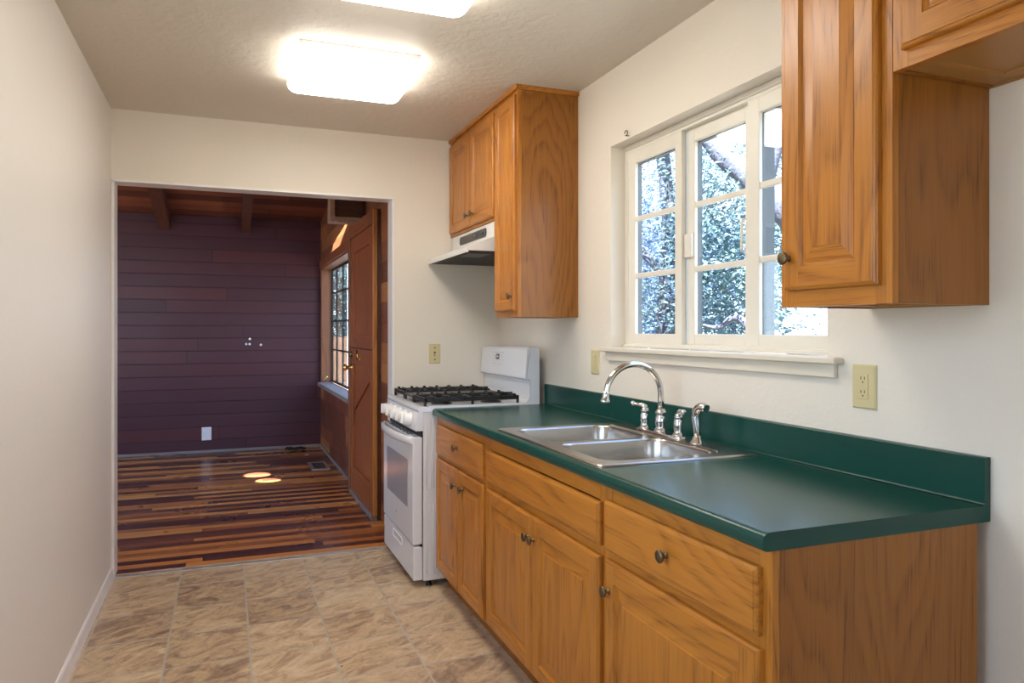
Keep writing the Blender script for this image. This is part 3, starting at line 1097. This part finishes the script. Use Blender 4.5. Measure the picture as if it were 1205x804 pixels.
b.box(XU - .014, XU - .0005, 3.547, 4.379, ZC - .022, ZC, .003)
b.build('crown_strip', M['oak_h'], t)
GR = 'oak wall cabinets right of the window'
XV = 1.322
t = wall_cab(1.159, 1.494, 1.369, ZC, XV, 'tall oak wall cabinet with one door right of the window', GR)
face_frame(t, XV, 1.159, 1.494, 1.369, ZC, ((1.369, 1.425), (2.42, ZC)), (), .042)
door(t, 1.186, 1.470, 1.410, 2.445, XV - .019, (1.447, 1.490))
t = wall_cab(.235, 1.158, 1.861, ZC, XV, 'shallow high oak wall cabinet over the empty refrigerator space', GR)
face_frame(t, XV, .235, 1.158, 1.861, ZC, ((1.861, 1.912), (2.42, ZC)), (.697,))
door(t, .700, 1.128, 1.896, 2.445, XV - .019, (.735, 1.96))
door(t, .262, .694, 1.896, 2.445, XV - .019, (.66, 1.96))

# ------------------------------------------------------------------ range hood
hd = thing('range_hood', (1.4, 3.97, 1.72), 'slim white range hood with dark control strip under the short cabinet', 'range hood')
HY0, HY1 = 3.600, 4.362
hp = [(XR - .002, 1.716), (XR - .002, 1.884), (1.305, 1.884), (1.303, 1.802), (1.156, 1.748), (1.150, 1.744), (1.150, 1.716), (1.160, 1.716), (1.165, 1.726), (1.60, 1.726), (1.60, 1.716)]
b = MB()
b.prism(hp, 'y', HY0, HY1, None, True, True)
b.build('canopy', M['hood'], hd)
b = MB()
b.loft([[(1.306, y, z) for y, z in rrect(3.72, 4.20, 1.818, 1.866, .022, 6)], [(1.3005, y, z) for y, z in rrect(3.72, 4.20, 1.818, 1.866, .022, 6)]], None, True, True, False)
cs = b.build('control_strip', M['hood_strip'], hd)
for y in (3.79, 3.90):
    b = MB()
    b.box(1.297, 1.302, y - .022, y + .022, 1.834, 1.850, .002)
    b.build('switch', M['lcd'], cs)
b = MB()
b.box(1.166, 1.598, HY0 + .004, HY1 - .004, 1.719, 1.7262)
b.build('underside_filter', M['filter'], hd)
b = MB()
b.box(1.19, 1.31, 3.66, 3.86, 1.7165, 1.7195, .002)
b.build('lamp_lens', M['hood_strip'], hd)

# ------------------------------------------------------------------ outlets and switches
def plate_x(x, y0, y1, z0, z1, label, kind, mat, group):
    """plate on a wall facing -x"""
    t = thing(kind, (x, (y0 + y1) / 2, (z0 + z1) / 2), label, 'outlet' if 'outlet' in kind else 'switch', group)
    b = MB()
    b.loft([[(x, y, z) for y, z in rrect(y0, y1, z0, z1, .003, 3)], [(x - .003, y, z) for y, z in rrect(y0, y1, z0, z1, .003, 3)], [(x - .0065, y, z) for y, z in rrect(y0 + .004, y1 - .004, z0 + .004, z1 - .004, .003, 3)]], None, True, True, False)
    b.build('cover_plate', mat, t)
    return t
yc_, zc_ = 1.508, 1.158
t = plate_x(XR, yc_ - .040, yc_ + .040, zc_ - .060, zc_ + .060, 'almond double outlet on the right wall below the window end', 'wall_outlet', M['almond'], 'wall plates')
b = MB()
b.box(XR - .0085, XR - .004, yc_ - .0165, yc_ + .0165, zc_ - .034, zc_ + .034, .001)
rc = b.build('receptacle', M['almond'], t)
for dz in (.0155, -.0215):
    for dy in (-.0062, .0062):
        b = MB()
        b.box(XR - .0089, XR - .0082, yc_ + dy - .0012, yc_ + dy + .0012, zc_ + dz + .004, zc_ + dz + .012)
        b.build('slot', M['almond_d'], rc)
    b = MB()
    b.lathe([(.0024, 0), (.0024, .0006)], (XR - .0083, yc_, zc_ + dz - .003), (-1, 0, 0), 10)
    b.build('ground_hole', M['almond_d'], rc)
yc_, zc_ = 3.069, 1.163
t = plate_x(XR, yc_ - .040, yc_ + .040, zc_ - .058, zc_ + .058, 'almond switch plate on the right wall left of the window stool', 'wall_switch', M['almond'], 'wall plates')
b = MB()
b.box(XR - .0095, XR - .004, yc_ - .016, yc_ + .016, zc_ - .033, zc_ + .033, .001)
b.build('rocker', M['almond'], t)
# end wall outlet (faces -y)
xc_, zc_ = 1.196, 1.168
t = thing('wall_switch', (xc_, YE, zc_), 'almond toggle switch plate on the end wall above the range', 'switch', 'wall plates')
b = MB()
b.loft([[(x, YE, z) for x, z in rrect(xc_ - .036, xc_ + .036, zc_ - .060, zc_ + .060, .003, 3)], [(x, YE - .003, z) for x, z in rrect(xc_ - .036, xc_ + .036, zc_ - .060, zc_ + .060, .003, 3)], [(x, YE - .006, z) for x, z in rrect(xc_ - .032, xc_ + .032, zc_ - .056, zc_ + .056, .003, 3)]], None, True, True, False)
b.build('cover_plate', M['almond'], t)
for dz in (.036, -.036):
    b = MB()
    b.lathe([(.0050, 0), (.0045, .0015)], (xc_, YE - .0055, zc_ + dz), (0, -1, 0), 10)
    b.build('screw', M['almond_d'], t)
b = MB()
b.box(xc_ - .006, xc_ + .006, YE - .0068, YE - .004, zc_ - .013, zc_ + .013)
tg = b.build('toggle_slot', M['almond_d'], t)
b = MB()
b.box(xc_ - .004, xc_ + .004, YE - .017, YE - .006, zc_ - .010, zc_ + .002, .001)
b.build('toggle', M['almond'], tg)
# far wall plate
xc_, zc_ = -.200, .203
t = thing('wall_outlet', (xc_, YF, zc_), 'white outlet plate low on the dark board wall', 'outlet', 'wall plates')
b = MB()
b.loft([[(x, YF, z) for x, z in rrect(xc_ - .048, xc_ + .048, zc_ - .070, zc_ + .070, .004, 3)], [(x, YF - .006, z) for x, z in rrect(xc_ - .048, xc_ + .048, zc_ - .070, zc_ + .070, .004, 3)], [(x, YF - .010, z) for x, z in rrect(xc_ - .043, xc_ + .043, zc_ - .065, zc_ + .065, .003, 3)]], None, True, True, False)
b.build('cover_plate', M['white_plate'], t)
b = MB()
b.box(xc_ - .018, xc_ + .018, YF - .0125, YF - .009, zc_ - .035, zc_ + .035, .002)
b.build('receptacle', M['white_plate'], t)
# small plugs left in the far wall
for x, z, lab in ((.238, 1.219, 'highest of the small pale plugs in the dark board wall'), (.200, 1.163, 'lower left small pale plug in the dark board wall'), (.236, 1.163, 'small pale plug beside the lower left one on dark boards'), (.352, 1.155, 'lone pale plug set apart to the right on the dark boards')):
    b = MB()
    b.lathe([(.013, 0), (.013, .003), (.008, .006), (0, .0065)], (x, YF, z), (0, -1, 0), 12)
    o = b.build('wall_plug', M['white_plate'])
    tag(o, lab, 'wall plug', 'plugs in the dark board wall')

# ------------------------------------------------------------------ ceiling lights
def ceiling_light(x0, x1, y0, y1):
    t = thing('ceiling_light', ((x0 + x1) / 2, (y0 + y1) / 2, ZC), '', 'ceiling light', 'rectangular ceiling lights')
    b = MB()
    b.box(x0 + .012, x1 - .012, y0 + .004, y1 - .004, ZC - .016, ZC - .0005, .002)
    b.build('pan', M['alu'], t)
    b = MB()
    def rg(i, z, r):
        return [(x, y, z) for x, y in rrect(x0 + i, x1 - i, y0 + i, y1 - i, r, 6)]
    b.loft([rg(.010, ZC - .012, .03), rg(.002, ZC - .018, .035), rg(0, ZC - .035, .04), rg(.006, ZC - .055, .04), rg(.018, ZC - .066, .035), rg(.036, ZC - .070, .03)], None, True, True)
    b.build('diffuser', M['lamp'], t)
    return t
l1 = ceiling_light(.262, .786, 3.055, 3.575)
l1['label'] = 'rectangular ceiling light nearer the end wall, fully in view'
l2 = copy_tree(l1)
l2.location = l1.location + Vector((.005, -1.06, 0))
l2['label'] = 'rectangular ceiling light cut off at the top of the photo'

# ------------------------------------------------------------------ far room: steel window
w2 = thing('window_2', (XFR + .12, (FY0 + FY1) / 2, FZ0), 'black steel casement window with small panes in the far room', 'window')
w2['kind'] = 'structure'
b = MB()
xg0, xg1 = XFR + .108, XFR + .128
bar_frame(b, xg0, xg1, FY0 + .016, FY1 - .016, FZ0 + .016, FZ1 - .016, .024, None, .003)
for y in (8.06, 7.62, 7.20, 6.76):
    wv = .020 if y != 8.06 else .034
    b.box(xg0 + .002, xg1 - .002, y - wv / 2, y + wv / 2, FZ0 + .03, FZ1 - .03, .002)
for z in (1.725, 1.412, 1.10):
    b.box(xg0 + .003, xg1 - .003, FY0 + .03, FY1 - .03, z - .009, z + .009, .002)
b.build('window_frame', M['black_steel'], w2)
b = MB()
b.box(xg0 + .008, xg0 + .012, FY0 + .03, FY1 - .03, FZ0 + .03, FZ1 - .03)
b.build('window_pane', M['glass'], w2)
b = MB()
b.box(xg0 - .03, xg0 + .002, 8.05, 8.07, 1.40, 1.43, .003)
b.tube([(xg0 - .028, 8.06, 1.415), (xg0 - .035, 8.06, 1.38), (xg0 - .035, 8.055, 1.35)], .006, 8)
b.build('latch', M['black_steel'], w2)
b = MB()
b.tube([(xg0 - .09, 8.34, .745), (xg0 - .085, 8.34, .775), (xg0 - .07, 8.33, .785), (xg0 - .06, 8.32, .80)], .008, 8)
b.build('crank', M['brass'], w2)
b = MB()
b.box(XFR - .001, XFR + .128, FY1 - .015, FY1 - .001, FZ0, FZ1, .002)
b.box(XFR - .001, XFR + .128, FY0 + .001, FY0 + .015, FZ0, FZ1, .002)
b.box(XFR - .001, XFR + .128, FY0 + .015, FY1 - .015, FZ1 - .015, FZ1 - .001, .002)
struct(b.build('trim_5', M['redwood_trim']), 'orange-brown wooden jamb lining of the far window', 'trim')
b = MB()
b.box(XFR - .018, XFR - .0005, FY0 - .06, FY1 + .045, FZ1, FZ1 + .085, .003)
struct(b.build('trim_6', M['redwood_trim_h']), 'reddish wooden head casing over the far window', 'trim')
b = MB()
b.box(XFR - .045, XFR + .112, 6.12, FY1 - .016, FZ0 - .028, FZ0 + .012, .004)
struct(b.build('trim_7', M['greysill']), 'grey weathered sill board of the far window', 'window sill')

# ------------------------------------------------------------------ far room: dutch door
DX = .938
d1 = thing('door_1', (DX, 5.54, 0), 'varnished redwood dutch door with brass knob on the far room right wall', 'door')
d1['kind'] = 'structure'
DY0, DY1 = 5.05, 6.00
V, Hm = M['redwood_door'], M['redwood_door_h']
def leaf(z0, z1, brace):
    b = MB()
    t = .032
    sw = .12
    b.box(DX, DX + t, DY0, DY0 + sw, z0, z1, .003, V)
    b.box(DX, DX + t, DY1 - sw, DY1, z0, z1, .003, V)
    b.box(DX + .0003, DX + t, DY0 + sw, DY1 - sw, z1 - .12, z1, .003, Hm)
    b.box(DX + .0003, DX + t, DY0 + sw, DY1 - sw, z0, z0 + (.20 if z0 < .5 else .10), .003, Hm)
    b.box(DX + .018, DX + t, DY0 + sw - .005, DY1 - sw + .005, z0 + .05, z1 - .05, 0, V)
    if brace:
        za, zb = z1 - .14, z1 - .42
        pts = [(DY0 + sw, za), (DY0 + sw, za - .07), (DY1 - sw - .02, zb - .07), (DY1 - sw - .02, zb)]
        b.prism([(y, z) for y, z in pts], 'x', DX + .004, DX + .02, V)
    return b.build('door_leaf', None, d1)
leaf(.035, 1.172, True)
up = leaf(1.178, 2.045, False)
b = MB()
b.box(DX - .001, DX + .030, DY0 - .016, DY0 - .0005, .03, 2.150, .003)
b.build('door_edge', M['redwood_edge'], d1, 'bright orange edge strip of the door')
b = MB()
b.box(DX + .033, XFR - .0005, DY0 - .012, DY1 + .01, .0, 2.146)
b.build('door_backing', M['redwood_beam'], d1)
b = MB()
b.box(DX - .008, XFR - .001, DY1 + .003, DY1 + .10, 0, 2.06, .003, M['redwood_trim'])
b.box(DX + .001, XFR - .001, DY0, DY1 + .10, 2.052, 2.155, .003, M['redwood_trim_h'])
b.build('door_casing', None, d1)
b = MB()
b.box(DX - .010, DX + .03, DY0, DY1, .0, .034, .003)
b.build('door_sill', M['greysill'], d1, 'grey sill strip under the door')
b = MB()
b.lathe([(.030, 0), (.030, .004), (.012, .010), (.010, .030), (.020, .040), (.027, .052), (.024, .062), (.010, .068), (0, .069)], (DX, 5.945, 1.015), (-1, 0, 0), 20)
b.build('door_knob', M['brass'], d1)
b = MB()
b.lathe([(.026, 0), (.026, .010), (.018, .014), (.016, .020), (0, .021)], (DX, 5.945, 1.12), (-1, 0, 0), 16)
b.build('deadbolt', M['bronze'], d1)
b = MB()
b.box(DX - .010, DX, 5.55, 5.68, 1.085, 1.105, .003)
b.tube([(DX - .006, 5.66, 1.10), (DX - .012, 5.63, 1.16), (DX - .012, 5.60, 1.10)], .005, 8)
b.build('latch_hook', M['brass'], d1)

# boxed block above the door
bx = thing('wall_box', (.86, 5.7, 2.1), 'dark open box with pale board edges high on the wall above the door', 'box')
b = MB()
b.box(.722, .758, 5.60, 5.74, 2.130, 2.42, .002)
b.box(.758, XFR - .001, 5.60, 5.74, 2.130, 2.168, .002)
b.build('pale_boards', M['palewood'], bx, 'pale bare board edges')
b = MB()
b.box(.758, XFR - .001, 5.625, 5.74, 2.168, 2.42)
b.build('dark_back', M['redwood_beam'], bx)

# ------------------------------------------------------------------ far room small things
fv = thing('floor_vent', (.835, 7.28, 0), 'metal floor register in the wood floor near the window wall', 'vent')
b = MB()
b.box(.745, .915, 7.07, 7.50, 0, .006, .002)
b.build('frame', M['alu'], fv)
b = MB()
for k in range(9):
    y = 7.13 + k * .034
    b.box(.775, .885, y, y + .020, .0055, .0072)
b.build('slots', M['lcd'], fv)
b = MB()
pts = [(.60 + .20 * (k / 26) + .02 * math.sin(k * 1.9), 8.34 + .055 * math.sin(k * 1.3) * math.cos(k * .35), .012 + .008 * (1 + math.sin(k * 2.3))) for k in range(27)]
sm = []
for a, c_ in zip(pts, pts[1:]):
    sm += [a, tuple((p + q) / 2 for p, q in zip(a, c_))]
b.tube(sm, .010, 8)
tag(b.build('cable_coil', M['dark']), 'tangled black cable lying on the wood floor by the dark wall', 'cable')
b = MB()
b.loft([[(.785 + dx, 7.98 + dy, z) for dx, dy in ((-.02, -.014), (.015, -.018), (.022, .010), (-.006, .018))] for z in (.0, .004)], None, True, True, False)
tag(b.build('paper_scrap', M['white_plate']), 'tiny white scrap on the wood floor beyond the vent', 'scrap')

# ------------------------------------------------------------------ added unseen windows for fill daylight
def simple_window(name, axis, u0, u1, z0, z1, c0, c1, label, nm=2):
    t = thing(name, ((u0 + u1) / 2 if axis == 'y' else (c0 + c1) / 2, (c0 + c1) / 2 if axis == 'y' else (u0 + u1) / 2, z0), label, 'window')
    t['kind'] = 'structure'
    b = MB()
    def bx_(ua, ub, za, zb, k=0):
        if axis == 'y':
            b.box(ua, ub, c0 + k, c1 - k, za, zb, .003)
        else:
            b.box(c0 + k, c1 - k, ua, ub, za, zb, .003)
    bx_(u0, u0 + .05, z0, z1)
    bx_(u1 - .05, u1, z0, z1)
    bx_(u0 + .05, u1 - .05, z0, z0 + .05)
    bx_(u0 + .05, u1 - .05, z1 - .05, z1)
    for k in range(1, nm):
        u = u0 + (u1 - u0) * k / nm
        bx_(u - .025, u + .025, z0 + .05, z1 - .05, .005)
    b.build('window_frame', M['sash'], t)
    b = MB()
    m = (c0 + c1) / 2
    if axis == 'y':
        b.box(u0 + .04, u1 - .04, m - .002, m + .002, z0 + .04, z1 - .04)
    else:
        b.box(m - .002, m + .002, u0 + .04, u1 - .04, z0 + .04, z1 - .04)
    b.build('window_pane', M['glass'], t)
simple_window('fill_window_3', 'x', 4.701, 7.999, .751, 2.299, XFL - .08, XFL - .03, 'added unseen side window lighting the far room from the left', 3)
simple_window('fill_window_4', 'y', -.199, 1.349, .751, 2.149, YB - .08, YB - .03, 'added unseen fill window in the wall behind the kitchen', 2)

simple_window('fill_window_5', 'y', -2.599, -.851, .801, 2.249, YE + .03, YE + .08, 'added unseen window beside the opening lighting the far room', 2)
simple_window('fill_window_6', 'x', .351, 2.149, .801, 2.149, XL - .09, XL - .04, 'added unseen fill window in the kitchen left wall near the viewer', 2)
# ------------------------------------------------------------------ outdoors
b = MB()
b.box(-40, 60, -40, 60, -.75, -.60)
struct(b.build('ground', M['ground']), 'pale dry garden ground outside', 'ground')

def ray(u, v, t):
    X = (u - CU) / F
    c_, s_ = math.cos(TH), math.sin(TH)
    return Vector(((X * c_ + s_) * t, (-X * s_ + c_) * t, CH - (v - V0) / F * t))

def leaves(clumps, per, rad, size, seed, mat, parent):
    r = random.Random(seed)
    vs, fs = [], []
    off = parent.location
    for cx, cy, cz, s in clumps:
        for _ in range(per):
            d = Vector((r.gauss(0, 1), r.gauss(0, 1), r.gauss(0, 1) * .8)) * (rad * s * .55)
            p = Vector((cx, cy, cz)) + d - off
            a = Vector((r.uniform(-1, 1), r.uniform(-1, 1), r.uniform(-1, 1))).normalized()
            w = a.orthogonal().normalized()
            L = size * r.uniform(.6, 1.3)
            i = len(vs)
            q = a.cross(w) * (.12 * L)
            vs += [p - a * L, p + w * L * .42 + q, p + a * L, p - w * L * .42 + q]
            fs.append((i, i + 1, i + 2, i + 3))
    me = bpy.data.meshes.new('foliage')
    me.from_pydata([tuple(v) for v in vs], [], fs)
    me.materials.append(mat)
    o = bpy.data.objects.new('foliage', me)
    COL.objects.link(o)
    o.parent = parent
    return o

def limb(b, pts, r0, r1):
    n = len(pts)
    sm = []
    for k in range((n - 1) * 5 + 1):
        t = k / 5
        i = min(int(t), n - 2)
        f = t - i
        p0, p1, p2, p3 = (Vector(pts[max(i - 1, 0)]), Vector(pts[i]), Vector(pts[i + 1]), Vector(pts[min(i + 2, n - 1)]))
        sm.append(.5 * ((2 * p1) + (p2 - p0) * f + (2 * p0 - 5 * p1 + 4 * p2 - p3) * f * f + (3 * p1 - p0 - 3 * p2 + p3) * f ** 3))
    m = len(sm)
    b.tube(sm, [(r0 + (r1 - r0) * k / (m - 1)) * (1 + .08 * math.sin(k * 1.7)) for k in range(m)], 10)

def tree(base, limbs, clumps, per, rad, size, seed, mat, label):
    t = thing('tree', base, label, 'tree', 'garden trees outside')
    b = MB()
    for pts, r0, r1 in limbs:
        limb(b, pts, r0, r1)
    b.build('trunk', M['bark'], t)
    leaves(clumps, per, rad, size, seed, mat, t)
    return t

def crown(c, rx, ry, rz, n, seed):
    r = random.Random(seed)
    out = []
    for _ in range(n):
        d = Vector((r.gauss(0, 1), r.gauss(0, 1), r.gauss(0, 1))).normalized() * (r.random() ** .4)
        out.append((c[0] + d.x * rx, c[1] + d.y * ry, c[2] + d.z * rz, r.uniform(.6, 1.2)))
    return out

GZ = -.6
# tree with the pale upright trunk behind the far sash
pa = ray(785, 380, 8.2)
la = [([(pa.x, pa.y, GZ), (pa.x - .02, pa.y, 1.4), (pa.x + .05, pa.y + .05, 2.6), (pa.x - .1, pa.y + .2, 4.6)], .13, .06),
      ([(pa.x + .01, pa.y, 1.65), (pa.x + .3, pa.y - .35, 1.95), (pa.x + .8, pa.y - .9, 2.05), (pa.x + 1.3, pa.y - 1.5, 2.5)], .06, .02),
      ([(pa.x + .02, pa.y, 1.9), (pa.x - .4, pa.y + .5, 2.6), (pa.x - .8, pa.y + 1.0, 3.6)], .06, .02)]
ca_ = crown((pa.x + .2, pa.y + .5, 3.2), 1.9, 2.2, 2.1, 62, 3) + crown((pa.x + .1, pa.y + 1.0, 1.3), 1.3, 1.6, .9, 38, 5)
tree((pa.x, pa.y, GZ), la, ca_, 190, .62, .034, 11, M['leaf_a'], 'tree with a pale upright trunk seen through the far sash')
# big leaning limb behind the middle and near sash
p1, p2, p3 = ray(800, 120, 7.4), ray(850, 180, 7.0), ray(900, 222, 6.6)
p4 = ray(960, 285, 6.3)
lb = [([(p4.x + 1.0, p4.y - .75, GZ), (p4.x + .75, p4.y - .55, .7), tuple(p4), tuple(p3), tuple(p2), tuple(p1), tuple(ray(760, 60, 7.9))], .19, .07),
      ([tuple(p3), tuple(ray(915, 160, 6.6)), tuple(ray(905, 90, 6.8))], .07, .03),
      ([tuple(ray(905, 392, 6.8)), tuple(ray(868, 376, 6.9)), tuple(ray(846, 386, 7.0)), tuple(ray(822, 380, 7.1))], .03, .012)]
lb[2] = ([(p4.x + .75, p4.y - .55, .75), tuple(ray(915, 405, 6.6)), tuple(ray(868, 374, 6.9)), tuple(ray(846, 386, 7.0)), tuple(ray(818, 380, 7.1))], .06, .012)
cb = crown(ray(850, 290, 7.6), 1.0, 1.2, 1.0, 46, 8) + crown(ray(880, 170, 8.4), 1.7, 1.7, 1.3, 46, 9) + crown(ray(830, 350, 8.3), .75, 1.0, .55, 18, 10)
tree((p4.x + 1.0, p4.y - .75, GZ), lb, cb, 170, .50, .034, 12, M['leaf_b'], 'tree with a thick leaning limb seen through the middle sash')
# trees farther off
for (u, v, t_, rx, rz, n, sd, mt, lab) in ((770, 330, 15, 2.0, 2.2, 60, 21, 'leaf_a', 'distant blue-tinted tree behind the pale upright trunk'), (855, 330, 16, 1.5, 1.3, 22, 22, 'leaf_b', 'distant sunlit tree behind the near sash')):
    p = ray(u, v, t_)
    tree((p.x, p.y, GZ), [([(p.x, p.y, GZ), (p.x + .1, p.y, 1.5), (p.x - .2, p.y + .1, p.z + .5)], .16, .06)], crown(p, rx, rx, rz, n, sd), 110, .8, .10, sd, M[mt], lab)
# outside the far window: fence, porch post, shrub tree
fp = thing('garden_fence', (4.0, 16.0, GZ), 'brown board fence outside the far room window', 'fence')
b = MB()
for k in range(46):
    x = 1.6 + k * .15
    b.box(x, x + .14, 18.0, 18.03, GZ, 1.15 + .02 * R.random(), .004)
b.box(1.5, 8.6, 18.03, 18.08, .8, .9)
b.build('boards', M['fence'], fp)
for px, py, lab in ((1.92, 11.2, 'white porch post nearer the far room window'), (2.25, 14.4, 'white porch post farther from the far room window')):
    b = MB()
    b.box(px - .06, px + .06, py - .06, py + .06, GZ, 3.0, .006)
    b.box(px - .085, px + .085, py - .085, py + .085, GZ, GZ + .12, .006)
    b.box(px - .085, px + .085, py - .085, py + .085, 2.9, 3.0, .006)
    tag(b.build('porch_post', M['post']), lab, 'post', 'porch posts')
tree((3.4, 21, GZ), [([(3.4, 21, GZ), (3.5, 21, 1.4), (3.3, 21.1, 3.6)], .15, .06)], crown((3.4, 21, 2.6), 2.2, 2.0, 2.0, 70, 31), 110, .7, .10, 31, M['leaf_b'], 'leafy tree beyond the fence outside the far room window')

# ------------------------------------------------------------------ light
sd = bpy.data.lights.new('sun', 'SUN')
sd.energy = 42
sd.angle = math.radians(.6)
sd.color = (.93, .96, 1)
so = bpy.data.objects.new('sun', sd)
COL.objects.link(so)
so.location = (-6, -4, 14)
so.rotation_euler = Vector((0, 0, 1)).rotation_difference(SUN).to_euler()

w = bpy.data.worlds.new('sky')
scene.world = w
w.use_nodes = True
nt = w.node_tree
nt.nodes.clear()
out = nt.nodes.new('ShaderNodeOutputWorld')
bgn = nt.nodes.new('ShaderNodeBackground')
tc = nt.nodes.new('ShaderNodeTexCoord')
sep = nt.nodes.new('ShaderNodeSeparateXYZ')
nt.links.new(tc.outputs['Generated'], sep.inputs[0])
rp = nt.nodes.new('ShaderNodeValToRGB')
rp.color_ramp.elements[0].position = 0.0
rp.color_ramp.elements[0].color = (.76, .87, 1.0, 1)
rp.color_ramp.elements[1].position = .75
rp.color_ramp.elements[1].color = (.25, .47, 1.0, 1)
nt.links.new(sep.outputs[2], rp.inputs[0])
ns = nt.nodes.new('ShaderNodeTexNoise')
ns.inputs['Scale'].default_value = 2.6
ns.inputs['Detail'].default_value = 5
nt.links.new(tc.outputs['Generated'], ns.inputs['Vector'])
cr = nt.nodes.new('ShaderNodeValToRGB')
cr.color_ramp.elements[0].position = .5
cr.color_ramp.elements[1].position = .7
nt.links.new(ns.outputs['Fac'], cr.inputs[0])
mx = nt.nodes.new('ShaderNodeMix')
mx.data_type = 'RGBA'
nt.links.new(cr.outputs[0], mx.inputs[0])
nt.links.new(rp.outputs[0], mx.inputs[6])
mx.inputs[7].default_value = (.86, .93, 1, 1)
nt.links.new(mx.outputs[2], bgn.inputs[0])
bgn.inputs[1].default_value = 4.4
nt.links.new(bgn.outputs[0], out.inputs[0])

scene.cycles.max_bounces = 10
scene.cycles.diffuse_bounces = 6
scene.cycles.glossy_bounces = 5
scene.cycles.transparent_max_bounces = 16
scene.cycles.sample_clamp_indirect = 6
scene.cycles.use_denoising = True
